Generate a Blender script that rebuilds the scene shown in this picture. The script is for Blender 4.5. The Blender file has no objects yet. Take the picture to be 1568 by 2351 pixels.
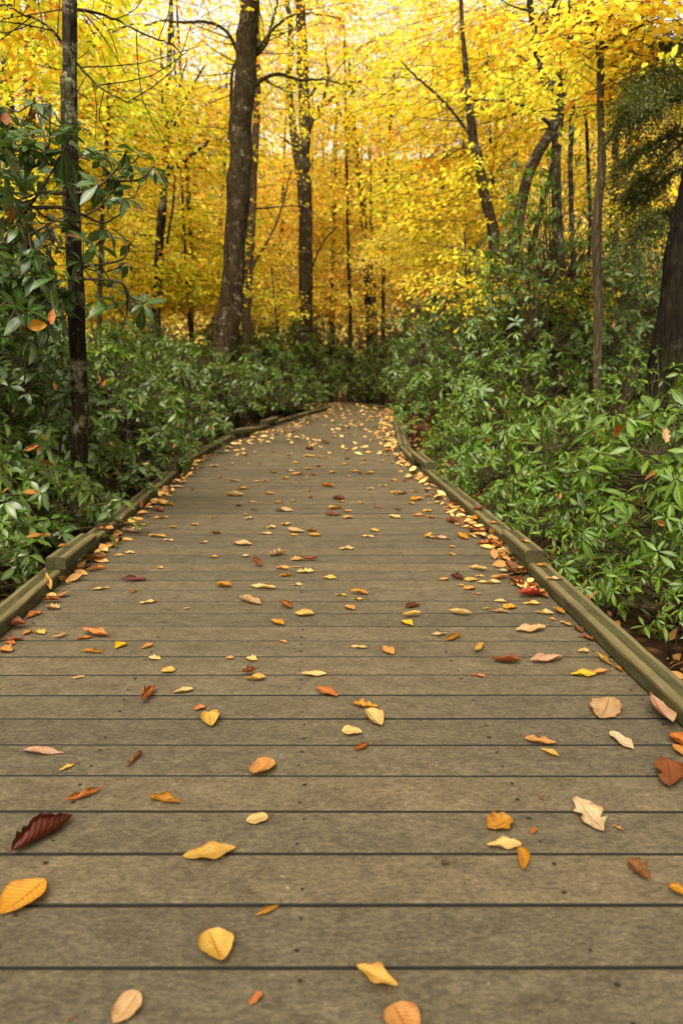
import bpy, math, random
import numpy as np
from mathutils import Vector

random.seed(7)
rng = np.random.default_rng(11)
scene = bpy.context.scene
COL = scene.collection
PI = math.pi

# ------------------------------------------------------------------ camera model
F, CX, CY, HOR = 1705.0, 784.0, 1175.5, 812.0
TH = math.atan((CY - HOR) / F)
CAMZ = 1.0
FWD = np.array([0, math.cos(TH), -math.sin(TH)])
UPV = np.array([0, math.sin(TH), math.cos(TH)])


def ray(px, py):
    return FWD + np.array([1.0, 0, 0]) * (px - CX) / F + UPV * (CY - py) / F


def gnd(px, py, z=0.0):
    d = ray(px, py)
    t = (z - CAMZ) / d[2]
    return np.array([0, 0, CAMZ]) + d * t


def at(px, py, Y):
    d = ray(px, py)
    return np.array([0, 0, CAMZ]) + d * (Y / d[1])


GZ = -0.28


def ground_z(x, y):
    x = np.asarray(x, float); y = np.asarray(y, float)
    yy = np.clip(y - 24, 0, 44)
    z = GZ + 0.40 * yy * np.clip(yy / 14, 0, 1)
    xx = np.clip(x - 7, 0, 26) * np.clip((y - 6) / 14, 0, 1)
    z = z + 0.30 * xx
    xl = np.clip(-x - 14, 0, 20) * np.clip((y - 6) / 14, 0, 1)
    z = z + 0.12 * xl
    z = z + 0.05 * np.sin(x * 0.9 + 1.3) * np.cos(y * 0.7) * np.clip((np.abs(x) - 1.6) / 2, 0, 1)
    return z


# ------------------------------------------------------------------ mesh helpers
def tag(o, label=None, cat=None, group=None, kind=None):
    if label: o['label'] = label
    if cat: o['category'] = cat
    if group: o['group'] = group
    if kind: o['kind'] = kind
    return o


def empty(name, loc=(0, 0, 0)):
    o = bpy.data.objects.new(name, None)
    o.empty_display_size = 0.1
    COL.objects.link(o)
    o.location = loc
    return o


def mesh_np(name, V, Fq, uv=None, rnd=None, mats=(), midx=None, smooth=True, Ft=None):
    V = np.asarray(V, np.float32)
    Fq = np.asarray(Fq, np.int32).reshape(-1, 4)
    loops = Fq.ravel()
    tot = np.full(len(Fq), 4, np.int32)
    if Ft is not None and len(Ft):
        Ft = np.asarray(Ft, np.int32).reshape(-1, 3)
        loops = np.concatenate([loops, Ft.ravel()])
        tot = np.concatenate([tot, np.full(len(Ft), 3, np.int32)])
    start = np.concatenate([[0], np.cumsum(tot)[:-1]]).astype(np.int32)
    me = bpy.data.meshes.new(name)
    me.vertices.add(len(V)); me.vertices.foreach_set('co', V.ravel())
    me.loops.add(len(loops)); me.loops.foreach_set('vertex_index', loops)
    me.polygons.add(len(tot))
    me.polygons.foreach_set('loop_start', start)
    me.polygons.foreach_set('loop_total', tot)
    if midx is not None:
        me.polygons.foreach_set('material_index', np.asarray(midx, np.int32))
    me.polygons.foreach_set('use_smooth', np.full(len(tot), smooth, bool))
    if uv is not None:
        l = me.uv_layers.new(name='UVMap')
        l.data.foreach_set('uv', np.asarray(uv, np.float32)[loops].ravel())
    if rnd is not None:
        a = me.attributes.new('rnd', 'FLOAT', 'POINT')
        a.data.foreach_set('value', np.asarray(rnd, np.float32))
    for m in mats: me.materials.append(m)
    me.update(calc_edges=True)
    return me


def obj(name, me, parent=None):
    o = bpy.data.objects.new(name, me)
    COL.objects.link(o)
    if parent is not None: o.parent = parent
    return o


class Buf:
    def __init__(s):
        s.V = []; s.F = []; s.uv = []; s.r = []; s.n = 0

    def add(s, V, Fq, uv=None, rnd=0.5):
        V = np.asarray(V, np.float32)
        s.V.append(V); s.F.append(np.asarray(Fq, np.int64).reshape(-1, 4) + s.n)
        s.uv.append(np.zeros((len(V), 2), np.float32) if uv is None else np.asarray(uv, np.float32))
        s.r.append(np.full(len(V), rnd, np.float32) if np.isscalar(rnd) else np.asarray(rnd, np.float32))
        s.n += len(V)

    def mesh(s, name, mats, smooth=True):
        if not s.V:
            return mesh_np(name, np.zeros((0, 3)), np.zeros((0, 4), int), mats=mats)
        return mesh_np(name, np.concatenate(s.V), np.concatenate(s.F), np.concatenate(s.uv),
                       np.concatenate(s.r), mats, smooth=smooth)


def norm(a):
    return a / np.maximum(np.linalg.norm(a, axis=-1, keepdims=True), 1e-9)


def smooth_path(P, n):
    """Catmull-Rom resample of control points (with radius as extra columns)."""
    P = np.asarray(P, float)
    if len(P) == 2:
        t = np.linspace(0, 1, n)[:, None]
        return P[0] * (1 - t) + P[1] * t
    Q = np.vstack([2 * P[0] - P[1], P, 2 * P[-1] - P[-2]])
    out = []
    m = len(P) - 1
    for s in np.linspace(0, m - 1e-6, n):
        i = int(s); t = s - i
        p0, p1, p2, p3 = Q[i], Q[i + 1], Q[i + 2], Q[i + 3]
        out.append(0.5 * ((2 * p1) + (-p0 + p2) * t + (2 * p0 - 5 * p1 + 4 * p2 - p3) * t * t + (-p0 + 3 * p1 - 3 * p2 + p3) * t ** 3))
    return np.array(out)


def tube(buf, pts, rad, sides=6, rough=0.0, rnd=0.5, cap=True):
    pts = np.asarray(pts, float); rad = np.asarray(rad, float)
    n = len(pts)
    T = norm(np.gradient(pts, axis=0))
    ref = np.array([0.31, 0.95, 0.05])
    if abs(np.dot(T[0], ref)) > .9: ref = np.array([1.0, 0, 0.1])
    A = norm(np.cross(T, ref)); B = np.cross(T, A)
    ang = np.linspace(0, 2 * PI, sides, endpoint=False)
    R = rad[:, None] * np.ones(sides)
    if rough:
        ph = rng.uniform(0, 6.28, 6)
        ii = np.arange(n)[:, None]
        R = R * (1 + rough * (0.5 * np.sin(2 * ang + ph[0] + ii * .37) + 0.4 * np.sin(3 * ang + ph[1] - ii * .53) + .5 * rng.normal(0, .6, (n, sides))))
    V = pts[:, None, :] + R[..., None] * (np.cos(ang)[None, :, None] * A[:, None, :] + np.sin(ang)[None, :, None] * B[:, None, :])
    V = V.reshape(-1, 3)
    i = np.arange(n - 1)[:, None]; j = np.arange(sides)[None, :]
    a = i * sides + j; b = i * sides + (j + 1) % sides
    Fq = np.stack([a, b, b + sides, a + sides], -1).reshape(-1, 4)
    uv = np.stack([np.tile(ang / 6.283, n), np.repeat(np.arange(n) / n, sides)], -1)
    buf.add(V, Fq, uv, rnd)


def perp(d, r=None):
    h = np.zeros_like(d); h[..., 2] = 1.0
    h = h + 1e-3
    n = h - (h * d).sum(-1, keepdims=True) * d
    return norm(n)


def leaf_batch(buf, base, D, N, L, W, bend, fold, prof, rnd):
    """Curved leaves with a folded midrib; every argument is an array over leaves."""
    k = len(base); S = len(prof) - 1
    D = norm(D); N = norm(N - (N * D).sum(-1, keepdims=True) * D)
    Sd = np.cross(D, N)
    t = np.linspace(0, 1, S + 1)
    b = np.where(np.abs(bend) < 1e-3, 1e-3, bend)[:, None]
    bt = b * t[None]
    fx = np.sin(bt) / b * L[:, None]; fz = -(1 - np.cos(bt)) / b * L[:, None]
    mid = base[:, None] + D[:, None] * fx[..., None] + N[:, None] * fz[..., None]
    nl = N[:, None] * np.cos(bt)[..., None] + D[:, None] * np.sin(bt)[..., None]
    w = (W[:, None] * np.asarray(prof)[None])[..., None]
    cf = np.cos(fold)[:, None, None]; sf = np.sin(fold)[:, None, None]
    Lf = mid - Sd[:, None] * w * cf + nl * w * sf
    Rt = mid + Sd[:, None] * w * cf + nl * w * sf
    V = np.stack([Lf, mid, Rt], 2).reshape(-1, 3)
    i = np.arange(S)
    f = np.concatenate([np.stack([3 * i, 3 * i + 3, 3 * i + 4, 3 * i + 1], -1), np.stack([3 * i + 1, 3 * i + 4, 3 * i + 5, 3 * i + 2], -1)])[:, ::-1]
    Fq = (f[None] + (np.arange(k) * 3 * (S + 1))[:, None, None]).reshape(-1, 4)
    uv = np.stack([np.tile([-1., 0, 1.], S + 1), np.repeat(t, 3)], -1)
    uv = np.tile(uv, (k, 1))
    buf.add(V, Fq, uv, np.repeat(rnd, 3 * (S + 1)))


def rhomb_batch(buf, base, D, N, L, W, rnd, fold=0.25):
    k = len(base)
    D = norm(D); N = norm(N - (N * D).sum(-1, keepdims=True) * D)
    Sd = np.cross(D, N)
    m = base + D * (L * .48)[:, None] + N * (L * fold * .3)[:, None]
    V = np.stack([base, m + Sd * W[:, None], base + D * L[:, None], m - Sd * W[:, None]], 1).reshape(-1, 3)
    Fq = np.arange(4 * k).reshape(-1, 4)
    uv = np.tile(np.array([[0, 0], [1, .5], [0, 1], [-1, .5]], float), (k, 1))
    buf.add(V, Fq, uv, np.repeat(rnd, 4))


# ------------------------------------------------------------------ materials
def srgb(h):
    h = h.lstrip('#')
    c = [int(h[i:i + 2], 16) / 255 for i in (0, 2, 4)]
    return tuple((x / 12.92 if x <= .04045 else ((x + .055) / 1.055) ** 2.4) for x in c)


class NT:
    def __init__(s, name):
        s.m = bpy.data.materials.new(name); s.m.use_nodes = True
        s.t = s.m.node_tree; s.t.nodes.clear()
        s.out = s.n('ShaderNodeOutputMaterial')

    def n(s, typ, **kw):
        nd = s.t.nodes.new(typ)
        for k, v in kw.items():
            if k.startswith('_'): setattr(nd, k[1:], v)
            else: nd.inputs[k.replace('__', ' ')].default_value = v
        return nd

    def l(s, a, b): s.t.links.new(a, b)

    def math(s, op, a, b=None, clamp=False):
        nd = s.t.nodes.new('ShaderNodeMath'); nd.operation = op; nd.use_clamp = clamp
        for i, x in enumerate((a, b)):
            if x is None: continue
            if isinstance(x, (int, float)): nd.inputs[i].default_value = x
            else: s.l(x, nd.inputs[i])
        return nd.outputs[0]

    def mix(s, fac, a, b, blend='MIX'):
        nd = s.t.nodes.new('ShaderNodeMix'); nd.data_type = 'RGBA'; nd.blend_type = blend
        for sock, x in ((nd.inputs[0], fac), (nd.inputs[6], a), (nd.inputs[7], b)):
            if isinstance(x, (int, float)): sock.default_value = x
            elif isinstance(x, tuple): sock.default_value = (*x[:3], 1)
            else: s.l(x, sock)
        return nd.outputs[2]

    def ramp(s, fac, stops):
        nd = s.t.nodes.new('ShaderNodeValToRGB')
        e = nd.color_ramp.elements
        while len(e) < len(stops): e.new(0.5)
        for el, (p, c) in zip(e, stops):
            el.position = p; el.color = (*c[:3], 1)
        s.l(fac, nd.inputs[0])
        return nd.outputs[0]

    def noise(s, vec, scale, detail=4, rough=.55, dist=0):
        nd = s.n('ShaderNodeTexNoise', Scale=scale, Detail=detail, Roughness=rough, Distortion=dist)
        if vec is not None: s.l(vec, nd.inputs['Vector'])
        return nd.outputs['Fac']

    def mapping(s, vec, scale=(1, 1, 1), loc=(0, 0, 0)):
        nd = s.n('ShaderNodeMapping'); nd.inputs['Scale'].default_value = scale; nd.inputs['Location'].default_value = loc
        s.l(vec, nd.inputs['Vector']); return nd.outputs[0]

    def geo(s): return s.n('ShaderNodeNewGeometry')
    def obj_coord(s): return s.n('ShaderNodeTexCoord').outputs['Object']
    def attr(s, name): return s.n('ShaderNodeAttribute', _attribute_name=name).outputs['Fac']

    def bump(s, h, strength=.4, dist=.02):
        nd = s.n('ShaderNodeBump', Strength=strength, Distance=dist); s.l(h, nd.inputs['Height']); return nd.outputs[0]

    def principled(s, col, rough=.7, spec=.3, normal=None):
        nd = s.n('ShaderNodeBsdfPrincipled')
        if isinstance(col, tuple): nd.inputs['Base Color'].default_value = (*col, 1)
        else: s.l(col, nd.inputs['Base Color'])
        if isinstance(rough, (int, float)): nd.inputs['Roughness'].default_value = rough
        else: s.l(rough, nd.inputs['Roughness'])
        nd.inputs['Specular IOR Level'].default_value = spec
        if normal is not None: s.l(normal, nd.inputs['Normal'])
        return nd.outputs[0]

    def done(s, sh):
        s.l(sh, s.out.inputs['Surface']); return s.m


def sep(t, vec):
    nd = t.n('ShaderNodeSeparateXYZ'); t.l(vec, nd.inputs[0]); return nd.outputs


def mat_deck():
    t = NT('composite_deck')
    P = t.geo().outputs['Position']
    r = t.attr('rnd')
    off = t.n('ShaderNodeCombineXYZ'); t.l(t.math('MULTIPLY', r, 37.0), off.inputs[0]); t.l(t.math('MULTIPLY', r, 11.0), off.inputs[2])
    va = t.n('ShaderNodeVectorMath', _operation='ADD'); t.l(P, va.inputs[0]); t.l(off.outputs[0], va.inputs[1])
    v = va.outputs[0]
    fib = t.noise(t.mapping(v, (55, 170, 60)), 1.0, 5, .7)
    fine = t.noise(t.mapping(v, (260, 420, 300)), 1.0, 3, .7)
    blot = t.noise(t.mapping(v, (11, 20, 11)), 1.0, 6, .68, .5)
    big = t.noise(P, 0.9, 3, .5)
    midn = t.noise(t.mapping(v, (60, 105, 70)), 1.0, 5, .78)
    flk = t.noise(t.mapping(v, (95, 120, 100)), 1.0, 1, .5)
    c = t.ramp(fib, [(.25, (.056, .0435, .0255)), (.5, (.096, .0755, .0450)), (.78, (.152, .120, .074))])
    c = t.mix(t.math('MULTIPLY', t.math('SUBTRACT', .66, blot), 3.2, True), c, t.mix(1.0, c, (.64, .62, .58), 'MULTIPLY'))
    c = t.mix(.55, c, t.mix(1.0, c, t.ramp(fine, [(.3, (.42, .42, .42)), (.7, (1.6, 1.57, 1.5))]), 'MULTIPLY'))
    c = t.mix(1.0, c, t.ramp(r, [(0, (.86, .87, .87)), (.5, (1.0, 1.0, 1.0)), (1, (1.11, 1.09, 1.04))]), 'MULTIPLY')
    c = t.mix(1.0, c, t.ramp(big, [(.3, (.84, .86, .84)), (.7, (1.13, 1.1, 1.05))]), 'MULTIPLY')
    c = t.mix(.9, c, t.mix(1.0, c, t.ramp(midn, [(.32, (.55, .54, .52)), (.5, (1.0, 1.0, 1.0)), (.68, (1.5, 1.47, 1.4))]), 'MULTIPLY'))
    c = t.mix(t.math('MULTIPLY', t.math('GREATER_THAN', flk, .80), .7), c, (.03, .024, .016))
    c = t.mix(t.math('MULTIPLY', t.math('LESS_THAN', flk, .185), .6), c, (.36, .31, .22))
    spots = t.noise(t.mapping(v, (22, 26, 20)), 1.0, 2, .5)
    c = t.mix(t.math('MULTIPLY', t.math('GREATER_THAN', spots, .735), .35), c, (.045, .037, .026))
    uvn = t.n('ShaderNodeTexCoord').outputs['UV']
    e = t.math('ABSOLUTE', sep(t, uvn)[1])
    ed = t.math('MULTIPLY', t.math('SUBTRACT', e, .94), 9.0, True)
    c = t.mix(ed, c, t.mix(1.0, c, (.5, .47, .42), 'MULTIPLY'))
    c = t.mix(t.math('GREATER_THAN', e, .985), c, (.012, .010, .007))  # gap shade painted in: board edges darkened, sides near black
    h = t.math('ADD', fib, t.math('MULTIPLY', fine, .6))
    return t.done(t.principled(c, .72, .25, t.bump(h, .35, .002)))


def mat_plain(name, c, rough=.8, spec=.2):
    t = NT(name)
    n = t.noise(t.obj_coord(), 12, 4)
    col = t.mix(n, tuple(x * .7 for x in c), tuple(x * 1.3 for x in c))
    return t.done(t.principled(col, rough, spec))


def mat_timber():
    t = NT('weathered_rail_timber')
    o = t.obj_coord()
    g = t.noise(t.mapping(o, (7, 48, 48)), 1.0, 6, .7)
    b = t.noise(o, 5.0, 5, .6)
    moss = t.noise(o, 6.5, 6, .72)
    fine = t.noise(t.mapping(o, (60, 300, 300)), 1.0, 3, .6)
    c = t.ramp(g, [(.28, (.018, .014, .005)), (.5, (.044, .036, .013)), (.75, (.083, .068, .028))])
    c = t.mix(t.math('MULTIPLY', t.math('SUBTRACT', moss, .42), 2.6, True), c, (.050, .054, .010))
    c = t.mix(t.math('MULTIPLY', t.math('SUBTRACT', b, .55), 3.0, True), c, t.mix(1.0, c, (.5, .48, .42), 'MULTIPLY'))
    c = t.mix(.4, c, t.mix(1.0, c, t.ramp(fine, [(.3, (.6, .6, .6)), (.7, (1.4, 1.4, 1.35))]), 'MULTIPLY'))
    # worn arrises show paler wood
    crk = t.noise(t.mapping(o, (1.2, 130, 130)), 1.0, 3, .6)
    c = t.mix(t.math('MULTIPLY', t.math('GREATER_THAN', crk, .67), .8), c, (.012, .009, .005))
    uv = t.n('ShaderNodeTexCoord').outputs['UV']
    ed = t.math('GREATER_THAN', sep(t, uv)[0], .5)
    c = t.mix(t.math('MULTIPLY', ed, t.math('MULTIPLY', b, .9)), c, (.20, .145, .065))
    return t.done(t.principled(c, .8, .2, t.bump(t.math('ADD', g, fine), .5, .004)))


def mat_bark(name, dark, light, lichen=.35, moss=.2, scale=1.0):
    t = NT(name)
    P = t.geo().outputs['Position']
    v = t.mapping(P, (14 * scale, 14 * scale, 2.6 * scale))
    n = t.noise(v, 1.0, 6, .65, .6)
    ri = t.n('ShaderNodeTexVoronoi', Scale=1.0); ri.feature = 'DISTANCE_TO_EDGE'
    t.l(t.mapping(P, (30 * scale, 30 * scale, 5.5 * scale)), ri.inputs['Vector'])
    crack = t.math('MULTIPLY', ri.outputs['Distance'], 3.0, True)
    c = t.ramp(n, [(.3, dark), (.6, tuple((a + b) / 2 for a, b in zip(dark, light))), (.8, light)])
    c = t.mix(crack, t.mix(1.0, c, (.45, .42, .4), 'MULTIPLY'), c)
    ln = t.noise(P, 8.0 * scale, 6, .75)
    c = t.mix(t.math('MULTIPLY', t.math('SUBTRACT', ln, .60 - lichen * .12), 16.0 * lichen, True), c, (.20, .175, .11))
    mn = t.noise(P, 2.2 * scale, 5, .7)
    c = t.mix(t.math('MULTIPLY', t.math('SUBTRACT', mn, .5), 5 * moss, True), c, (.055, .06, .012))
    h = t.math('ADD', t.math('MULTIPLY', crack, .8), n)
    return t.done(t.principled(c, .9, .12, t.bump(h, .8, .02)))


def mat_evergreen(name, top, under, gloss=.38, spec=.45):
    t = NT(name)
    r = t.attr('rnd')
    oi = t.n('ShaderNodeObjectInfo')
    uv = sep(t, t.n('ShaderNodeTexCoord').outputs['UV'])
    u = t.math('ABSOLUTE', uv[0])
    a = tuple(x * .28 for x in top); b = (top[0] * 1.9, top[1] * 1.5, top[2] * 1.1)
    c = t.ramp(r, [(0.0, a), (.45, top), (.9, b), (.965, b), (.975, (.30, .16, .02)), (1.0, (.33, .09, .02))])
    P = t.geo().outputs['Position']
    c = t.mix(.5, c, t.mix(1.0, c, t.ramp(t.noise(P, 60, 3), [(.3, (.6, .6, .6)), (.7, (1.4, 1.4, 1.4))]), 'MULTIPLY'))
    rib = t.math('LESS_THAN', u, .10)
    c = t.mix(t.math('MULTIPLY', rib, .6), c, tuple(min(1, x * 3.2 + .02) for x in top))
    g = t.geo()
    c2 = t.mix(g.outputs['Backfacing'], c, t.mix(r, under, tuple(x * 1.4 for x in under)))
    pr = t.principled(c2, gloss, spec)
    tr = t.n('ShaderNodeBsdfTranslucent'); t.l(t.mix(1.0, c, (1.5, 1.7, .5), 'MULTIPLY'), tr.inputs['Color'])
    mx = t.n('ShaderNodeMixShader'); mx.inputs[0].default_value = .22
    t.l(pr, mx.inputs[1]); t.l(tr.outputs[0], mx.inputs[2])
    return t.done(mx.outputs[0])


def mat_autumn():
    """Thin autumn leaves; the object colour sets each tree's tint, 'rnd' varies leaf by leaf."""
    t = NT('autumn_leaf')
    r = t.attr('rnd')
    oc = t.n('ShaderNodeObjectInfo').outputs['Color']
    c = t.mix(1.0, oc, t.ramp(r, [(0, (.50, .66, .7)), (.25, (.92, 1.0, .9)), (.5, (1.0, 1.0, 1.0)), (.8, (1.0, .84, .9)), (1, (.86, .42, .5))]), 'MULTIPLY')
    df = t.principled(c, .6, .2)
    tr = t.n('ShaderNodeBsdfTranslucent'); t.l(t.mix(1.0, c, (1.03, 1.03, .8), 'MULTIPLY'), tr.inputs['Color'])
    mx = t.n('ShaderNodeMixShader'); mx.inputs[0].default_value = .5
    t.l(df, mx.inputs[1]); t.l(tr.outputs[0], mx.inputs[2])
    return t.done(mx.outputs[0])


def mat_fallen():
    t = NT('fallen_leaf')
    oi = t.n('ShaderNodeObjectInfo')
    oc = oi.outputs['Color']; rn = oi.outputs['Random']
    uv = t.n('ShaderNodeTexCoord').outputs['UV']
    s = sep(t, uv); u = t.math('ABSOLUTE', s[0]); v = s[1]
    cb = t.n('ShaderNodeCombineXYZ'); t.l(t.math('MULTIPLY', rn, 50.0), cb.inputs[2])
    va = t.n('ShaderNodeVectorMath', _operation='ADD'); t.l(uv, va.inputs[0]); t.l(cb.outputs[0], va.inputs[1])
    bl = t.noise(va.outputs[0], 2.2, 5, .6)
    fi = t.noise(va.outputs[0], 14, 4, .6)
    c = t.mix(t.math('MULTIPLY', t.math('SUBTRACT', bl, .46), 3.8, True), oc, t.mix(1.0, oc, (.80, .62, .45), 'MULTIPLY'))
    c = t.mix(.5, c, t.mix(1.0, c, t.ramp(fi, [(.3, (.72, .70, .66)), (.7, (1.18, 1.18, 1.18))]), 'MULTIPLY'))
    ed = t.math('MULTIPLY', t.math('SUBTRACT', t.math('ADD', u, t.math('MULTIPLY', bl, .5)), 1.05), 4.0, True)
    c = t.mix(ed, c, t.mix(1.0, c, (.74, .56, .40), 'MULTIPLY'))
    w = t.math('SINE', t.math('MULTIPLY', t.math('SUBTRACT', t.math('MULTIPLY', v, 10.0), t.math('MULTIPLY', u, 2.6)), 6.283))
    ve = t.math('MULTIPLY', t.math('SUBTRACT', w, .72), 1.6, True)
    c = t.mix(t.math('MULTIPLY', ve, .6), c, t.mix(1.0, c, (.66, .54, .42), 'MULTIPLY'))
    rib = t.math('LESS_THAN', u, .055)
    c = t.mix(t.math('MULTIPLY', rib, .7), c, t.mix(1.0, c, (.45, .32, .22), 'MULTIPLY'))
    spot = t.math('GREATER_THAN', t.noise(va.outputs[0], 7.5, 2, .5), .69)
    c = t.mix(t.math('MULTIPLY', spot, .75), c, (.07, .03, .012))
    g = t.geo()
    pr = t.principled(c, .55, .3, t.bump(t.math('ADD', w, t.math('MULTIPLY', fi, 2.0)), .25, .003))
    tr = t.n('ShaderNodeBsdfTranslucent'); t.l(c, tr.inputs['Color'])
    mx = t.n('ShaderNodeMixShader'); mx.inputs[0].default_value = .18
    t.l(pr, mx.inputs[1]); t.l(tr.outputs[0], mx.inputs[2])
    return t.done(mx.outputs[0])


def mat_litter():
    t = NT('litter_leaf')
    r = t.attr('rnd')
    c = t.ramp(r, [(0, (.05, .022, .01)), (.3, (.14, .06, .02)), (.55, (.36, .17, .045)), (.8, (.62, .33, .09)), (1, (.80, .54, .18))])
    return t.done(t.principled(c, .7, .2))


def mat_ground():
    t = NT('forest_floor')
    P = t.geo().outputs['Position']
    vo = t.n('ShaderNodeTexVoronoi', Scale=16.0); t.l(P, vo.inputs['Vector'])
    h = sep(t, vo.outputs['Color'])[0]
    c = t.ramp(h, [(0, (.016, .010, .006)), (.35, (.045, .023, .010)), (.65, (.085, .043, .017)), (1, (.16, .085, .032))])
    c = t.mix(t.math('MULTIPLY', vo.outputs['Distance'], 1.3, True), c, (.03, .02, .012))
    n = t.noise(P, .35, 4)
    c = t.mix(n, t.mix(1.0, c, (.7, .68, .62), 'MULTIPLY'), t.mix(1.0, c, (1.5, 1.25, 1.0), 'MULTIPLY'))
    return t.done(t.principled(c, .95, .1, t.bump(h, .6, .03)))


M_DECK = mat_deck()
M_HOLE = mat_plain('screw_hole', (.018, .014, .010), .9)
M_TIMBER = mat_timber()
M_BARK = mat_bark('grey_brown_bark', (.022, .0135, .006), (.105, .069, .030), .45, .35)
M_BARK_DARK = mat_bark('dark_bark', (.010, .0065, .003), (.055, .037, .017), .60, .3)
M_BARK_TAN = mat_bark('tan_bark', (.070, .050, .026), (.25, .18, .098), .3, .15)
M_BARK_FAR = mat_bark('pale_far_bark', (.12, .09, .055), (.34, .27, .18), .3, .1)
M_BARK_RED = mat_bark('ridged_dark_bark', (.003, .002, .0013), (.026, .016, .008), .15, .2, .7)
M_TWIG = mat_plain('twig_bark', (.045, .028, .016))
M_STEM = mat_plain('shrub_stem', (.045, .028, .014))
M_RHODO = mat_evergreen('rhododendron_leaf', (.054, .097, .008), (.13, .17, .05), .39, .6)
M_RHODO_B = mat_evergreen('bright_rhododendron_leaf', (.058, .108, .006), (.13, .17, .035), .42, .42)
M_RHODO_S = mat_evergreen('shaded_rhododendron_leaf', (.034, .066, .009), (.11, .13, .05), .34, .4)  # darker copy of the leaf, silhouette shade put into its colour
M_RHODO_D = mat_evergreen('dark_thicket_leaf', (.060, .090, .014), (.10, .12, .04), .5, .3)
M_NEEDLE = mat_evergreen('hemlock_needle', (.070, .075, .018), (.09, .09, .035), .55, .3)
M_AUT = mat_autumn()
M_FALL = mat_fallen()
M_STALK = mat_plain('leaf_stalk', (.10, .045, .02))
M_LITTER = mat_litter()
M_GROUND = mat_ground()

# ------------------------------------------------------------------ setting: ground
xs = np.unique(np.concatenate([np.linspace(-160, -20, 36), np.linspace(-20, 20, 101), np.linspace(20, 160, 36)]))
ys = np.unique(np.concatenate([np.linspace(-60, -4, 15), np.linspace(-4, 30, 86), np.linspace(30, 220, 70)]))
X, Y = np.meshgrid(xs, ys)
V = np.stack([X, Y, ground_z(X, Y)], -1).reshape(-1, 3)
nx, ny = len(xs), len(ys)
i = np.arange(ny - 1)[:, None]; j = np.arange(nx - 1)[None]
a = i * nx + j
tag(obj('ground', mesh_np('ground', V, np.stack([a, a + 1, a + nx + 1, a + nx], -1), mats=[M_GROUND])), kind='structure')

# ------------------------------------------------------------------ boardwalk
# inner foot of the rails, read off the photograph and put back on the deck plane
def C3(x, y): return (882 + .4375 * x, 1012.7 + .4375 * y)
def CL(x, y): return (.3333 * x, 1012.7 + .3333 * y)
def CE(x, y): return (392 + .4167 * x, 882 + .4167 * y)


r1 = [gnd(*C3(1555, 1505)), gnd(*C3(690, 640))]
r2 = [gnd(*C3(615, 545)), gnd(*C3(195, 170))]
r3 = [gnd(*CE(1335, 450)), gnd(*CE(1262, 372))]
r4 = [gnd(*CE(1258, 366)), gnd(*CE(1235, 250))]
r5 = [gnd(*CE(1234, 243)), gnd(*CE(1226, 180))]
r6 = [gnd(*CE(1226, 176)), gnd(*CE(1231, 146))]
r7 = [gnd(*CE(1228, 143)), gnd(*CE(1190, 131))]
r8 = [gnd(*CE(1184, 130)), gnd(*CE(905, 105))]
l1 = [gnd(*CL(0, 1372)), gnd(*CL(525, 885))]
l2 = [gnd(*CL(635, 780)), gnd(*CL(1238, 238))]
l3 = [gnd(*CL(1300, 168)), gnd(*CE(345, 308))]
l4 = [gnd(*CE(395, 300)), gnd(*CE(548, 242))]
l5 = [gnd(*CE(575, 232)), gnd(*CE(700, 192))]
l6 = [gnd(*CE(706, 190)), gnd(*CE(880, 140))]


def extend(seg, d):
    v = seg[0] - seg[1]; v = v / np.linalg.norm(v)
    return [seg[0] + v * d, seg[1]]


r1 = extend(r1, 1.35); l1 = extend(l1, 1.35)
rx_pts = [r1[0] + (r1[0] - r1[1]) * 1.2, r1[1], r2[0], r2[1], r3[0], r3[1], r4[1], r5[1], r6[1], r7[0]]
lx_pts = [l1[0] + (l1[0] - l1[1]) * 1.2, l1[1], l2[0], l2[1], l3[0], l3[1], l4[1], l5[1], l6[1]]
RXY = np.array([[p[1], p[0]] for p in rx_pts]); LXY = np.array([[p[1], p[0]] for p in lx_pts])
endL = r8[1]


def edge_r(y):
    yr = RXY[-1, 0]
    if y <= yr: return float(np.interp(y, RXY[:, 0], RXY[:, 1]))
    # beyond the bend the deck swings off to the left
    a, b = r7[0], r8[1]
    t = (y - a[1]) / (b[1] - a[1])
    return float(a[0] + (b[0] - a[0]) * t)


def edge_l(y):
    yl = LXY[-1, 0]
    if y <= yl: return float(np.interp(y, LXY[:, 0], LXY[:, 1]))
    return float(LXY[-1, 1] - (y - yl) * 3.0)


boardwalk = tag(empty('boardwalk'), 'weathered grey brown boardwalk of cross boards with low timber edge rails',
                'boardwalk', kind='structure')
PITCH = 0.1440
Vd, Fd, UVd, Rd, Md = [], [], [], [], []
nv = 0
y = -1.682
k = 0
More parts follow.
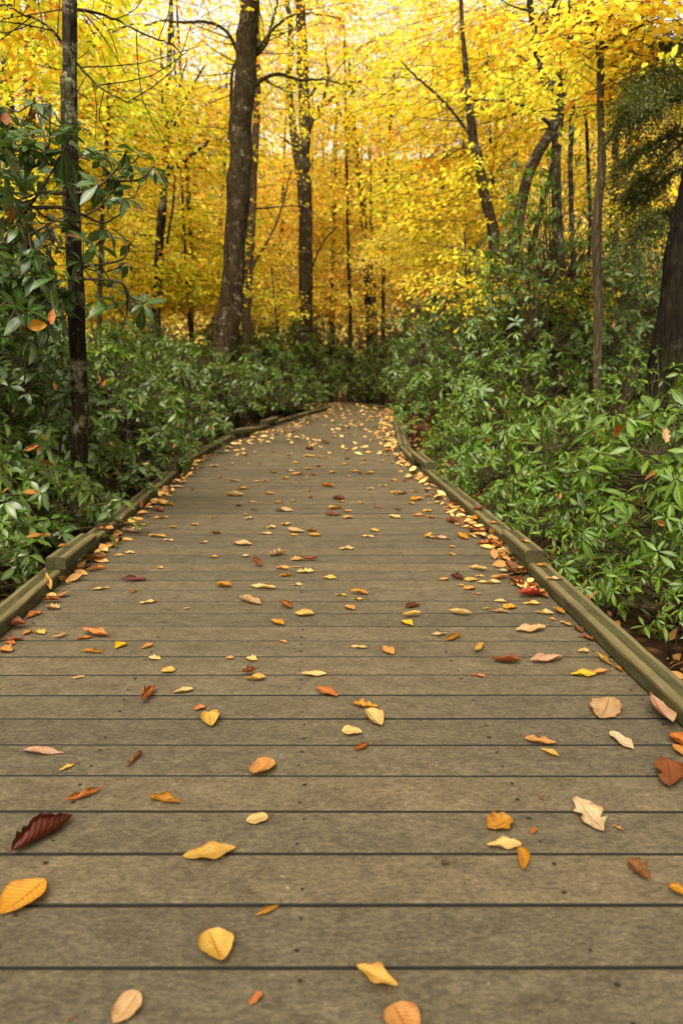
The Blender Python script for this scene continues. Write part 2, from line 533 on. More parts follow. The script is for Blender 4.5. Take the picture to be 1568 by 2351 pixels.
# chamfered board section: (dy, z, v)
W_ = 0.1420
SEAM = {round((gnd(784, 1190)[1] - y) / PITCH), round((gnd(784, 1043)[1] - y) / PITCH)}
while True:
    y0 = y + k * PITCH
    if y0 > 17.5: break
    w = W_ - (0.008 if k in SEAM else 0) - random.uniform(0, .0018)
    prof = [(0, -.032, -1), (0, -.006, -1), (.0016, -.0018, -1), (.006, 0, -.93), (w * .5, 0.0006, 0), (w - .006, 0, .93), (w - .0016, -.0018, 1), (w, -.006, 1), (w, -.032, 1)]
    ym = y0 + w / 2
    xl, xr = edge_l(ym) - .13, edge_r(ym) + .13
    if ym > RXY[-1, 0]: xl, xr = xl, edge_r(ym) + .05
    if xr - xl < .2: break
    xs_ = np.linspace(xl, xr, 9)
    tilt = random.uniform(-.0012, .0012); sk = random.uniform(-.0014, .0014)
    rv = random.random()
    P = np.array([[(x, y0 + p[0] + sk * (x - xl) / (xr - xl), p[1] + tilt * (p[0] / w - .5) + .0008 * math.sin(x * 2.1 + k)) for p in prof] for x in xs_])
    npf = len(prof)
    Vd.append(P.reshape(-1, 3))
    UVd.append(np.array([[(x, p[2]) for p in prof] for x in xs_]).reshape(-1, 2))
    ii = np.arange(8)[:, None]; jj = np.arange(npf - 1)[None]
    aa = ii * npf + jj + nv
    f = np.stack([aa, aa + npf, aa + npf + 1, aa + 1], -1).reshape(-1, 4)
    Fd.append(f); Md.append(np.zeros(len(f), int))
    Rd.append(np.full(len(P.reshape(-1, 3)), rv))
    nv += npf * 9
    # screw holes above the joists, two to a board
    SL = -.0528
    for x0 in (-1.02, -.53, -.01, .49, .99):
        for fy in (.24, .76):
            if random.random() < .12 or ym < .4 or ym > 9: continue
            cx = x0 + SL * ym + random.uniform(-.007, .007); cy = y0 + w * fy + random.uniform(-.008, .008)
            if not (xl + .16 < cx < xr - .16): continue
            rr = random.uniform(.0032, .0054)
            an = np.arange(8) * PI / 4
            ring = np.stack([cx + rr * 1.15 * np.cos(an), cy + rr * np.sin(an), np.full(8, .0021)], -1)
            Vd.append(ring); UVd.append(np.zeros((8, 2))); Rd.append(np.zeros(8))
            f = np.array([[0, 1, 2, 3], [0, 3, 4, 7], [4, 5, 6, 7]]) + nv
            Fd.append(f); Md.append(np.ones(3, int)); nv += 8
    k += 1
obj('deck', mesh_np('deck', np.concatenate(Vd), np.concatenate(Fd), np.concatenate(UVd), np.concatenate(Rd), [M_DECK, M_HOLE],
                    np.concatenate(Md), smooth=False), boardwalk)
# joists under the boards
jb = Buf()


def box_beam(p, q, side, width, z0, z1, ch=.006, wob=.0025, seed=0):
    """A timber from p to q (inner foot line), lying on 'side' (+1 right, -1 left); local axes along the beam."""
    p = np.array(p, float); q = np.array(q, float)
    L = np.linalg.norm((q - p)[:2]); d = (q - p) / L
    s = np.array([d[1], -d[0], 0]) * side
    n = max(3, int(L / .12))
    R_ = np.random.default_rng(seed)
    pr = [(0, 0, 0), (0, .5, 0), (0, 1 - ch / (z1 - z0), 1), (ch, 1, 1), (width * .5, 1.004, 0), (width - ch, 1, 1), (width, 1 - ch / (z1 - z0), 1), (width, .5, 0), (width, 0, 0)]
    V, UV = [], []
    for i in range(n + 1):
        x = L * i / n
        for (w, h, e) in pr:
            V.append((x + R_.normal(0, .0006), w + R_.normal(0, wob * .4), z0 + (z1 - z0) * h + R_.normal(0, wob * .5) * (h > .1)))
            UV.append((e, 0))
    m = len(pr)
    Fq = []
    for i in range(n):
        for j_ in range(m - 1):
            a_ = i * m + j_
            Fq.append((a_, a_ + 1, a_ + m + 1, a_ + m) if side > 0 else (a_, a_ + m, a_ + m + 1, a_ + 1))
    for i in (0, n):
        b = i * m
        V.extend(V[b:b + m]); UV.extend([(0, 0)] * m)
        c = len(V) - m
        for (a1, b1, c1, d1) in ((0, 1, 7, 8), (1, 2, 6, 7), (2, 3, 5, 6)):
            Fq.append((c + a1, c + b1, c + c1, c + d1))
        Fq.append((c + 3, c + 4, c + 5, c + 3)) if False else None
    V = np.array(V)
    # local frame: X along beam, Y across, Z up
    me = mesh_np('rail', V, Fq, UV, np.zeros(len(V)), [M_TIMBER], smooth=False)
    ang = math.atan2(d[1], d[0])
    return me, p, ang, side


def put_beam(name, p, q, side, width, z0, z1, seed, label=None):
    me, p, ang, sd = box_beam(p, q, side, width, z0, z1, seed=seed)
    # across axis: local +Y is 90deg left of X; for the right side mirror
    if side > 0:
        co = np.empty(len(me.vertices) * 3, np.float32); me.vertices.foreach_get('co', co)
        co = co.reshape(-1, 3); co[:, 1] *= -1
        me.vertices.foreach_set('co', co.ravel()); me.update()
    o = obj(name, me, boardwalk)
    o.location = (p[0], p[1], 0); o.rotation_euler = (0, 0, ang)
    if label: o['label'] = label
    return o


RH, RW = .062, .086
for n_, sg in enumerate([r1, r2, r3, r4, r5, r6]):
    put_beam('edge_rail', sg[0], sg[1], 1, RW, .010, RH, 10 + n_)
for n_, sg in enumerate([[r7[0], r7[1]], [r8[0], r8[1]]]):
    put_beam('edge_rail', sg[0], sg[1], 1, RW, .006, .026, 20 + n_)
for n_, sg in enumerate([l1, l2, l3, l4, l5, l6]):
    put_beam('edge_rail', sg[0], sg[1], -1, RW, .010, RH, 30 + n_)


def splice(a, b, side, seed, back=.10, fwd=.14):
    p, q = np.array(a[1]), np.array(b[0])
    d = (q - p) / np.linalg.norm(q - p)
    put_beam('splice_block', p - d * back, q + d * fwd, side, RW, RH + .002, RH + .057, seed)


put_beam('splice_block', (.845, 3.285, 0), (.820, 3.70, 0), 1, RW, RH + .002, RH + .057, 41); splice(r2, r3, 1, 42, .18, .12)
put_beam('splice_block', (-1.222, 3.17, 0), (-1.228, 3.62, 0), -1, RW, RH + .002, RH + .057, 43); splice(l2, l3, -1, 44, .14, .2); splice(l3, l4, -1, 45, .05, .3); splice(l4, l5, -1, 46, .2, .2)
for x0 in (-1.0, -.51, -.01, .47, .95):
    tube(jb, [(x0 - .0528 * -1.7 - .0, -1.7, -.13), (x0 - .0528 * 13, 13, -.13)], [.07, .07], 4)
obj('joist', jb.mesh('joist', [M_STEM], smooth=False), boardwalk)

# ------------------------------------------------------------------ fallen leaves
COLS = {
    'yel': '#F0BE55', 'pale': '#F2CE7E', 'cream': '#EDD0A0', 'gold': '#E6A22A', 'ora': '#EAA552', 'org': '#CF7A2A',
    'rust': '#A25A26', 'brn': '#9A6430', 'drk': '#74301A', 'tan': '#E4B880', 'pink': '#E8B592', 'red': '#C24A24',
    'byel': '#F0C412', 'salm': '#E68C46',
}
WORD = {'yel': 'yellow', 'pale': 'pale yellow', 'cream': 'cream', 'gold': 'golden', 'ora': 'light orange', 'org': 'deep orange',
        'rust': 'rust brown', 'brn': 'brown', 'drk': 'dark brown', 'tan': 'tan', 'pink': 'pinkish tan', 'red': 'bright red', 'byel': 'bright yellow', 'salm': 'salmon orange'}


def half_width(kind, v, rs):
    s = np.sin(PI * np.clip(v, 0, 1))
    if kind == 'oval': w = np.sin(PI * v ** .88) ** .85
    elif kind == 'round': w = np.sin(PI * v ** .85) ** .55
    elif kind == 'obov': w = np.sin(PI * v ** 1.7) ** .9 * .97 + .05 * (1 - v)
    elif kind == 'long': w = np.sin(PI * v ** .95) ** .75
    elif kind == 'oak': w = np.sin(PI * v ** .95) ** .7 * (1 + .28 * np.sin(2 * PI * 3.4 * v + rs))
    elif kind == 'scal': w = np.sin(PI * v ** .92) ** .65 * (1 + .10 * np.sin(2 * PI * 7 * v))
    elif kind == 'frag': w = np.sin(PI * v) ** .4 * (1 + .35 * np.sin(7 * v + rs) * np.sin(11 * v + 2 * rs))
    else: w = s
    return np.clip(w, 0.012, None)


def blade_mesh(kind, L, wr, roll, bend, seed, wave=.05, twist=0.0, notch=0.0, nu=9, nvv=17):
    R_ = np.random.default_rng(seed)
    v = np.linspace(0, 1, nvv)[:, None]; u = np.linspace(-1, 1, nu)[None, :]
    W = L * wr * .5
    rs = R_.uniform(0, 6)
    hwL = half_width(kind, v, rs) * (1 + .035 * np.sin(9 * v + R_.uniform(0, 6))) + R_.normal(0, .014, v.shape) * (kind != 'frag')
    hwR = half_width(kind, v, rs + .8) * (1 + .035 * np.sin(8 * v + R_.uniform(0, 6))) + R_.normal(0, .014, v.shape)
    if notch: hwR = hwR * (1 - notch * np.exp(-((v - R_.uniform(.55, .8)) / .07) ** 2))
    hw = np.where(u < 0, np.clip(hwL, .012, None), np.clip(hwR, .012, None)) * W
    asym = R_.uniform(-.25, .25)
    rr = roll * (1 + asym * np.sign(u))
    rr = np.where(np.abs(rr) < 1e-3, 1e-3, rr)
    ang = rr * np.abs(u)
    x = np.sign(u) * hw * np.sin(ang) / rr
    z = hw * (1 - np.cos(ang)) / rr
    # veins make the blade quilted, margins wave
    z = z + L * wave * np.abs(u) ** 1.5 * np.sin(v * R_.uniform(7, 13) + R_.uniform(0, 6) + np.sign(u) * 1.3) * np.sin(PI * v)
    z = z + L * .006 * np.sin((v * 10 - np.abs(u) * 2.6) * 2 * PI) * np.abs(u)
    b = bend if abs(bend) > 1e-3 else 1e-3
    t0 = R_.uniform(.35, .65)
    yy = (np.sin(b * (v - t0)) - np.sin(-b * t0)) / b * L
    zz = (1 - np.cos(b * (v - t0))) / b * L
    cb, sb = np.cos(b * (v - t0)), np.sin(b * (v - t0))
    side = np.sin(v * 3 + rs) * L * .03
    Xp = x + side; Yp = yy - z * sb; Zp = zz + z * cb
    if twist:
        ta = twist * (v - .5)
        Xp, Zp = Xp * np.cos(ta) - Zp * np.sin(ta), Xp * np.sin(ta) + Zp * np.cos(ta)
    V = np.stack([Xp, Yp + 0 * Xp, Zp], -1).reshape(-1, 3)
    i = np.arange(nvv - 1)[:, None]; j = np.arange(nu - 1)[None]
    a = i * nu + j
    Fq = np.stack([a, a + 1, a + nu + 1, a + nu], -1)
    UV = np.stack([np.broadcast_to(u, (nvv, nu)), np.broadcast_to(v, (nvv, nu))], -1).reshape(-1, 2)
    V[:, 2] -= V[:, 2].min()
    return V, Fq, UV, (nvv * nu, nu)


LEAVES = []  # records for labelling
GROUP_LEAF = 'fallen autumn leaves on the boardwalk'


def place_leaf(b, t, wr, col, kind='oval', roll=.5, bend=.3, stalk=0, desc=None, z=0.0, seed=None, notch=0, tilt=(0, 0), lift=.003, wave=.05, twist=0.0, name='fallen_leaf', low=False):
    """b, t: stalk end and tip in photograph pixels (plane height z)."""
    B = gnd(*b, z); T = gnd(*t, z)
    d = T - B; Lg = float(np.linalg.norm(d))
    cap = .165 if B[1] < 2.2 else (.125 if abs(tilt[0]) + abs(tilt[1]) < .01 else .10)
    if Lg > cap:
        mid_ = (B + T) / 2; B = mid_ - d * (cap / Lg / 2); T = mid_ + d * (cap / Lg / 2); d = T - B; Lg = cap
    seed = seed if seed is not None else len(LEAVES) * 13 + 5
    R_ = np.random.default_rng(seed + 999)
    chord = 1.0 if abs(bend) < 1e-3 else (2 * math.sin(abs(bend) / 2) / abs(bend))
    V, Fq, UV, (nt, nu) = blade_mesh(kind, Lg / chord, wr, roll * 1.25 + .12, bend * 1.35, seed, R_.uniform(.025, .06), R_.uniform(-.6, .6) if not twist else twist, notch, *((5, 9) if low else (9, 17)))
    me = mesh_np(name, V, Fq, UV, None, [M_FALL])
    o = obj(name, me)
    ang = math.atan2(d[1], d[0]) - PI / 2
    cxr, sxr, cyr, syr = math.cos(tilt[0]), math.sin(tilt[0]), math.cos(tilt[1]), math.sin(tilt[1])
    zl = -syr * V[:, 0] + cyr * (sxr * V[:, 1] + cxr * V[:, 2])
    o.location = (B[0], B[1], z + lift - float(zl.min()))
    o.rotation_euler = (tilt[0], tilt[1], ang)
    c = np.array(srgb(COLS[col])) * R_.uniform(.42, .57)
    o.color = (*np.clip(c, 0, 1), 1)
    if stalk:
        sb = Buf()
        base = V[nu // 2]
        sl = stalk * Lg; cv = R_.uniform(-.35, .35) * sl
        pts = smooth_path([base, base + np.array([cv * .3, -sl * .5, .004]), base + np.array([cv, -sl, .001 if R_.random() < .6 else .012])], 6)
        tube(sb, pts, np.linspace(.0008, .0013, 6), 5)
        obj('stalk', sb.mesh('stalk', [M_STALK]), o)
    LEAVES.append(dict(o=o, col=col, kind=kind, roll=roll, desc=desc, x=(b[0] + t[0]) / 2, y=(b[1] + t[1]) / 2, L=Lg, P=(B + T) / 2, z=z))
    return o


def A(x, y): return (.5 * x, 1682.3 + .5 * y)
def Bc(x, y): return (784 + .5 * x, 1682.3 + .5 * y)
def Cc(x, y): return (.5 * x, 1127 + .5 * y)
def Dc(x, y): return (784 + .5 * x, 1127 + .5 * y)


ZR, ZS = RH + .002, RH + .060
L_ = place_leaf
# --- nearest boards, left
L_(A(300, 96), A(103, 92), .42, 'pink', 'obov', .5, .2, .42, 'long pinkish spoon shaped leaf with tapering stalk on the left boards')
L_(A(342, 150), A(272, 178), .42, 'yel', 'oval', .3, .1, .35, 'small yellow pointed leaf just below the pink spoon shaped leaf')
L_(A(648, 92), A(592, 165), .5, 'brn', 'frag', 2.3, .3, 0, 'small brown leaf rolled into an angular tube')
L_(A(1165, 208), A(1250, 128), .72, 'ora', 'round', .5, .4, 0, 'rounded orange brown leaf left of the middle on the near boards')
L_(A(468, 266), A(294, 338), .42, 'org', 'oval', 2.2, .5, .1, 'narrow orange leaf curled lengthwise above the dark maroon leaf', lift=.004)
L_(A(690, 298), A(828, 342), .5, 'gold', 'long', 1.5, .4, 0, 'small ribbed golden leaf with both long edges rolled up')
L_(A(1232, 398), A(1128, 412), .78, 'pale', 'round', .35, .2, .25, 'small round pale yellow leaf with a short upright stalk')
L_(A(68, 580), A(334, 396), .70, 'drk', 'scal', 1.7, .35, .05, 'large dark maroon leaf folded like a trough at the left', tilt=(0, -.25), lift=.004)
L_(A(1085, 536), A(838, 580), .52, 'yel', 'oval', .35, .15, .10, 'large pointed yellow orange leaf with clear veins, left of centre')
L_(A(205, 692), A(6, 848), .88, 'gold', 'oval', .4, .3, .30, 'broad golden leaf with dark midrib at the left edge of the photo')
L_(A(1280, 806), A(1170, 852), .5, 'gold', 'oval', 1.9, .4, .1, 'small golden leaf folded shut near the bottom')
L_(A(955, 930), A(1022, 1082), .80, 'yel', 'round', .5, .5, .25, 'broad yellow heart shaped leaf with a torn notch near the bottom', notch=.4, lift=.006)
L_(A(640, 1206), A(520, 1345), .72, 'tan', 'round', .45, .3, 0, 'pale tan leaf with blunt angular outline at the bottom edge')
L_(A(1200, 1198), A(1150, 1262), .5, 'salm', 'frag', .6, .2, 0, 'small torn salmon scrap of leaf at the bottom')
L_(A(362, 1300), A(300, 1345), .22, 'brn', 'long', 1.2, .2, 0, 'thin brown strip of leaf cut off by the bottom edge')
# --- nearest boards, right
L_(Bc(65, 1095), Bc(265, 1178), .5, 'yel', 'oval', .8, .5, .05, 'yellow oblong leaf with curled brown tip at the bottom centre')
L_(Bc(232, 1258), Bc(330, 1430), .82, 'ora', 'round', .35, .2, .28, 'large pale orange leaf with long stalk cut by the bottom edge')
L_(Bc(775, 402), Bc(668, 452), .78, 'gold', 'frag', .7, .4, 0, 'squarish bright golden leaf at the right of centre')
L_(Bc(825, 522), Bc(665, 530), .48, 'pale', 'scal', .5, .3, .15, 'pale yellow toothed leaf just below the squarish golden leaf')
L_(Bc(818, 550), Bc(832, 642), .75, 'gold', 'round', 1.5, .6, 0, 'golden brown leaf folded into a triangle')
L_(Bc(1195, 474), Bc(1082, 312), .46, 'cream', 'oak', .5, .25, .14, 'long cream leaf with a side lobe on the right boards', lift=.006)
L_(Bc(1415, 697), Bc(1305, 598), .72, 'brn', 'oak', 1.3, .5, .55, 'brown folded leaf with long thin stalk near the right edge', lift=.006)
L_(Bc(1492, 712), Bc(1600, 782), .7, 'gold', 'oval', 1.4, .6, 0, 'bright golden crumpled leaf cut by the right edge', lift=.006)
L_(Bc(1488, 138), Bc(1508, 270), .62, 'rust', 'round', .7, .4, .1, 'large rust red leaf with a split, lowest on the right edge', notch=.6)
L_(Bc(838, 40), Bc(985, 54), .42, 'ora', 'frag', .8, .3, .15, 'light orange jagged leaf with crinkled edges on the right boards')
L_(Bc(1000, 116), Bc(908, 84), .5, 'yel', 'oval', 1.0, .4, .15, 'ribbed yellow leaf under the light orange jagged leaf')
L_(Bc(1225, 8), Bc(1345, 86), .48, 'cream', 'oval', .6, .3, .1, 'cream oval leaf lying close below the tan scalloped leaf')
L_(Bc(130, 62), Bc(52, 90), .65, 'org', 'oval', 1.6, .5, .3, 'small deep orange leaf folded like wings at the centre')
L_(Bc(888, 440), Bc(872, 472), .5, 'org', 'frag', .6, .1, 0, 'tiny orange scrap of leaf beside the cream lobed leaf')
L_(Bc(1245, 428), Bc(1290, 452), .3, 'ora', 'frag', .6, .1, 0, 'tiny thin orange shred right of the cream lobed leaf')
L_(Bc(902, 298), Bc(932, 313), .35, 'brn', 'frag', .8, .1, 0, 'tiny brown shred of leaf above the squarish golden leaf')
L_(Bc(1505, 20), Bc(1600, 100), .7, 'org', 'oval', .9, .3, 0, 'deep orange leaf against the right rail, cut by the photo edge', lift=.008)
L_(Bc(1520, 62), Bc(1610, 128), .7, 'ora', 'oval', .6, .2, 0, 'light orange leaf under the deep orange leaf at the right edge')
# --- middle boards, right
L_(Dc(1412, 966), Dc(1515, 1126), .52, 'pink', 'oval', .7, .3, .08, 'large pinkish tan leaf leaning up on the right rail', lift=.02, tilt=(0, -.35))
L_(Dc(1222, 962), Dc(1186, 1055), .66, 'tan', 'scal', .3, .2, .32, 'tan scalloped round leaf with stalk near the right rail')
L_(Dc(45, 990), Dc(168, 998), .55, 'gold', 'oak', 1.0, .4, 0, 'golden brown leaf with curled edges just beyond a pale folded leaf')
L_(Dc(108, 1022), Dc(190, 1088), .75, 'pale', 'round', 1.0, .5, .3, 'pale yellow folded leaf touching a golden brown leaf at the centre')
L_(Dc(0, 1112), Dc(96, 1112), .85, 'pale', 'round', .4, .2, 0, 'pale yellow broad leaf alone at the centre below two touching leaves')
L_(Dc(660, 858), Dc(597, 850), .45, 'salm', 'frag', .9, .2, 0, 'small salmon leaf below the large shiny rust leaf')
L_(Dc(830, 797), Dc(680, 790), .72, 'rust', 'oval', .9, .5, .12, 'large shiny rust leaf on the right half of the deck', lift=.006, tilt=(0, .2))
L_(Dc(1022, 768), Dc(852, 800), .44, 'pink', 'scal', .8, .3, .40, 'pinkish toothed leaf with long curved stalk beside the rust leaf', lift=.006)
L_(Dc(1222, 832), Dc(1142, 840), .5, 'ora', 'oval', .7, .3, 0, 'light orange leaf overlapping the tip of a bright yellow leaf')
L_(Dc(1165, 850), Dc(1048, 850), .5, 'byel', 'scal', .7, .3, 0, 'bright yellow toothed leaf near the right rail')
L_(Dc(1170, 762), Dc(1246, 812), .5, 'yel', 'oval', 1.6, .7, 0, 'yellow leaf curled like a boat near the right rail')
L_(Dc(1250, 808), Dc(1288, 836), .5, 'org', 'oval', .8, .3, 0, 'deep orange leaf tucked under the right rail below the boat leaf')
L_(Dc(1135, 742), Dc(1083, 742), .85, 'pale', 'round', 1.0, .5, 0, 'small cupped pale leaf near the right rail')
L_(Dc(652, 712), Dc(612, 754), .5, 'yel', 'oval', 1.4, .8, 0, 'small yellow crescent leaf on the right half')
L_(Dc(552, 672), Dc(470, 692), .6, 'gold', 'oval', 1.7, .4, 0, 'golden leaf folded along its midrib on the right half')
L_(Dc(488, 664), Dc(410, 664), .42, 'tan', 'oval', .8, .4, 0, 'narrow tan leaf touching a golden folded leaf')
L_(Dc(935, 638), Dc(795, 650), .45, 'tan', 'scal', .7, .3, .25, 'tan toothed leaf with dark stalk near the right rail', lift=.006)
L_(Dc(240, 757), Dc(192, 722), .6, 'ora', 'oval', .7, .3, 0, 'small light orange leaf right of the centre line')
L_(Dc(120, 727), Dc(38, 716), .35, 'pale', 'oval', .5, .2, 0, 'narrow pale yellow leaf at the centre, level with a light orange one')
L_(Dc(365, 577), Dc(275, 585), .5, 'yel', 'oval', 1.0, .4, 0, 'yellow leaf curving over a bright yellow leaf right of centre', lift=.012)
L_(Dc(272, 602), Dc(328, 622), .7, 'byel', 'oval', .6, .2, 0, 'bright yellow leaf half hidden under a yellow leaf')
L_(Dc(600, 577), Dc(488, 566), .55, 'pale', 'oval', 1.2, .6, 0, 'pale leaf with upturned edges on the right half', lift=.008)
L_(Dc(772, 566), Dc(668, 552), .45, 'tan', 'oval', 2.2, .3, 0, 'tan leaf rolled into a tube')
L_(Dc(648, 546), Dc(680, 543), .6, 'yel', 'round', 1.0, .3, 0, 'tiny yellow leaf at the end of a tan rolled leaf')
L_(Dc(803, 537), Dc(738, 537), .95, 'gold', 'round', .3, .1, 0, 'flat round golden leaf near the right rail')
L_(Dc(757, 517), Dc(698, 508), .6, 'pale', 'oval', .8, .4, 0, 'small pale leaf beyond the flat round golden leaf')
L_(Dc(972, 572), Dc(880, 562), .6, 'pale', 'oval', .9, .4, 0, 'pale yellow leaf beside the right rail below the red leaf')
L_(Dc(922, 487), Dc(806, 487), .95, 'red', 'oak', .9, .5, .1, 'bright red leaf lying against the right rail', lift=.012)
L_(Dc(917, 525), Dc(828, 520), .5, 'yel', 'oval', .7, .3, 0, 'yellow leaf tucked just below the bright red leaf')
L_(Dc(1052, 622), Dc(998, 604), .5, 'ora', 'oval', .7, .3, 0, 'light orange leaf at the right rail beyond the toothed tan leaf')
L_(Dc(1025, 575), Dc(965, 550), .5, 'gold', 'oak', 1.2, .5, 0, 'golden crumpled leaf at the foot of the right rail', lift=.01)
L_(Dc(985, 598), Dc(950, 588), .6, 'ora', 'oval', .6, .3, 0, 'small light orange leaf touching the golden crumpled leaf')
L_(Dc(1152, 692), Dc(1098, 668), .6, 'rust', 'oval', .9, .3, 0, 'rust leaf tucked under the middle of the near right rail')
L_(Dc(1108, 655), Dc(1062, 625), .6, 'brn', 'oval', 1.0, .3, 0, 'brown leaf tucked under the near right rail')
L_(Dc(362, 530), Dc(288, 542), .6, 'brn', 'frag', 1.5, .5, 0, 'crumpled brown orange leaf right of centre')
L_(Dc(122, 484), Dc(40, 468), .5, 'gold', 'oval', 1.0, .3, 0, 'golden leaf lying just above a thin yellow one', lift=.008)
L_(Dc(104, 502), Dc(45, 500), .35, 'yel', 'oval', .5, .2, 0, 'thin yellow leaf just under a golden leaf near the centre')
L_(Dc(32, 487), Dc(-30, 480), .4, 'yel', 'oval', .8, .2, 0, 'yellow leaf left of a golden and yellow pair at the centre')
L_(Dc(57, 552), Dc(20, 532), .7, 'ora', 'oval', .9, .4, 0, 'small light orange leaf below a golden and yellow pair')
L_(Dc(645, 480), Dc(602, 472), .4, 'ora', 'oval', .8, .2, 0, 'small narrow light orange leaf on its own right of centre')
L_(Dc(615, 450), Dc(558, 452), .85, 'ora', 'round', .5, .2, 0, 'round light orange leaf in front of a yellow round leaf')
L_(Dc(562, 412), Dc(500, 400), .7, 'drk', 'frag', 1.6, .6, 0, 'dark brown crumpled leaf beside a round yellow leaf', lift=.006)
L_(Dc(622, 412), Dc(563, 412), 1.0, 'yel', 'round', .3, .1, 0, 'round yellow leaf touching a dark crumpled leaf')
L_(Dc(566, 440), Dc(524, 434), .5, 'yel', 'oval', .5, .2, 0, 'small yellow leaf below the dark crumpled leaf')
L_(Dc(492, 408), Dc(447, 410), .75, 'ora', 'round', .4, .2, 0, 'small oval light orange leaf, left end of a leaf cluster')
L_(Dc(730, 428), Dc(618, 424), .42, 'pale', 'oval', .7, .3, 0, 'long pale yellow leaf pointing at the right hand leaf drift')
L_(Dc(655, 398), Dc(612, 394), .7, 'yel', 'oval', .6, .2, 0, 'yellow leaf behind a round yellow leaf')
L_(Dc(838, 448), Dc(768, 418), .7, 'rust', 'oak', 1.3, .5, 0, 'rust leaf in the drift against the right rail', lift=.012)
L_(Dc(808, 398), Dc(738, 352), .8, 'brn', 'oak', 1.0, .5, 0, 'large brown leaf standing in the drift by the right rail', lift=.02, tilt=(.3, 0))
L_(Dc(772, 402), Dc(676, 408), .5, 'ora', 'oval', .9, .4, 0, 'light orange leaf at the front of the right hand drift', lift=.006)
L_(Dc(908, 452), Dc(838, 438), .6, 'org', 'oval', 1.0, .4, 0, 'deep orange leaf in the drift touching the right rail', lift=.01)
L_(Dc(840, 390), Dc(805, 365), .6, 'ora', 'oval', .7, .3, 0, 'light orange leaf at the back of the right hand drift', lift=.01)
L_(Dc(762, 380), Dc(712, 372), .6, 'cream', 'oval', .9, .4, 0, 'cream leaf in the drift below the right splice block', lift=.008)
L_(Dc(945, 500), Dc(890, 470), .6, 'salm', 'oval', 1.0, .4, 0, 'salmon leaf squeezed between red leaf and rail', lift=.01)
L_(Dc(668, 372), Dc(582, 358), .55, 'pale', 'oval', 1.2, .5, .1, 'pale arched leaf in front of the right splice block', lift=.006)
L_(Dc(766, 297), Dc(684, 308), .62, 'yel', 'oval', .4, .2, 0, 'broad flat yellow leaf at the foot of the right splice block')
L_(Dc(802, 320), Dc(762, 314), .7, 'org', 'oval', .9, .3, 0, 'deep orange leaf behind the broad flat yellow leaf')
L_(Dc(524, 300), Dc(486, 290), .5, 'yel', 'oval', .8, .3, 0, 'small yellow leaf, nearer of a pair left of the splice block')
L_(Dc(527, 262), Dc(489, 258), .5, 'gold', 'oval', .8, .3, 0, 'small golden leaf, farther of a pair left of the splice block')
L_(Dc(732, 270), Dc(690, 240), .7, 'org', 'oak', 1.0, .4, 0, 'deep orange curled leaf right behind the right splice block', lift=.008)
L_(Dc(700, 246), Dc(622, 250), .6, 'org', 'oak', .9, .4, 0, 'deep orange leaf in the cluster left of the splice block', lift=.006)
L_(Dc(512, 226), Dc(388, 216), .4, 'pink', 'scal', .8, .3, 0, 'long pinkish leaf beside a golden leaf on the right half')
L_(Dc(430, 208), Dc(376, 220), .5, 'yel', 'oval', .8, .3, 0, 'yellow leaf on the left end of a pinkish leaf', lift=.01)
L_(Dc(598, 232), Dc(516, 200), .5, 'gold', 'oval', 1.0, .4, 0, 'golden brown leaf beside the long pinkish leaf', lift=.006)
L_(Dc(660, 196), Dc(578, 184), .5, 'rust', 'oval', 1.0, .3, 0, 'rust leaf beyond the golden brown leaf')
L_(Dc(150, 214), Dc(88, 210), .55, 'pale', 'oval', .5, .2, 0, 'pale yellow leaf, lower of a pair just right of centre')
L_(Dc(178, 188), Dc(120, 186), .6, 'yel', 'oval', .9, .4, .2, 'yellow leaf, upper of a pair just right of centre')
L_(Dc(62, 268), Dc(-14, 272), .5, 'pale', 'oval', .8, .3, 0, 'pale yellow leaf with drawn out point at the centre')
L_(Dc(862, 240), Dc(824, 228), .6, 'ora', 'oval', .5, .2, 0, 'light orange leaf lying on top of the right splice block', z=ZS)
L_(Dc(948, 352), Dc(888, 342), .5, 'gold', 'oval', 1.2, .4, 0, 'golden curled leaf on the right rail under the splice block', z=ZR)
L_(Dc(1022, 410), Dc(932, 406), .4, 'tan', 'frag', .7, .2, 0, 'tan torn leaf lying on top of the near right rail', z=ZR)
L_(Dc(268, 126), Dc(216, 116), .6, 'pale', 'oval', .5, .2, 0, 'pale leaf resting on the wider board joint')
L_(Dc(386, 120), Dc(322, 114), .5, 'ora', 'oval', .9, .3, 0, 'light orange leaf on the wider board joint, right half')
L_(Dc(432, 126), Dc(388, 122), .6, 'gold', 'oval', .7, .3, 0, 'golden leaf touching the wider board joint, right half')
L_(Dc(542, 158), Dc(470, 134), .5, 'rust', 'oval', 1.2, .4, 0, 'rust red leaf near the right rail, close to the wider joint', lift=.006)
L_(Dc(560, 200), Dc(540, 130), .45, 'brn', 'oval', 1.0, .4, 0, 'brown leaf propped upright near the right rail', lift=.02, tilt=(.4, 0))
L_(Dc(625, 160), Dc(590, 130), .6, 'gold', 'oval', .9, .4, 0, 'golden leaf leaning on the far right rail', lift=.02, tilt=(0, -.4))
L_(Dc(722, 152), Dc(662, 148), .5, 'ora', 'oval', .8, .3, 0, 'light orange leaf on top of the second right rail', z=ZR)
L_(Dc(662, 88), Dc(588, 86), .5, 'rust', 'oval', 1.1, .4, 0, 'rust curled leaf on top of the second right rail', z=ZR)
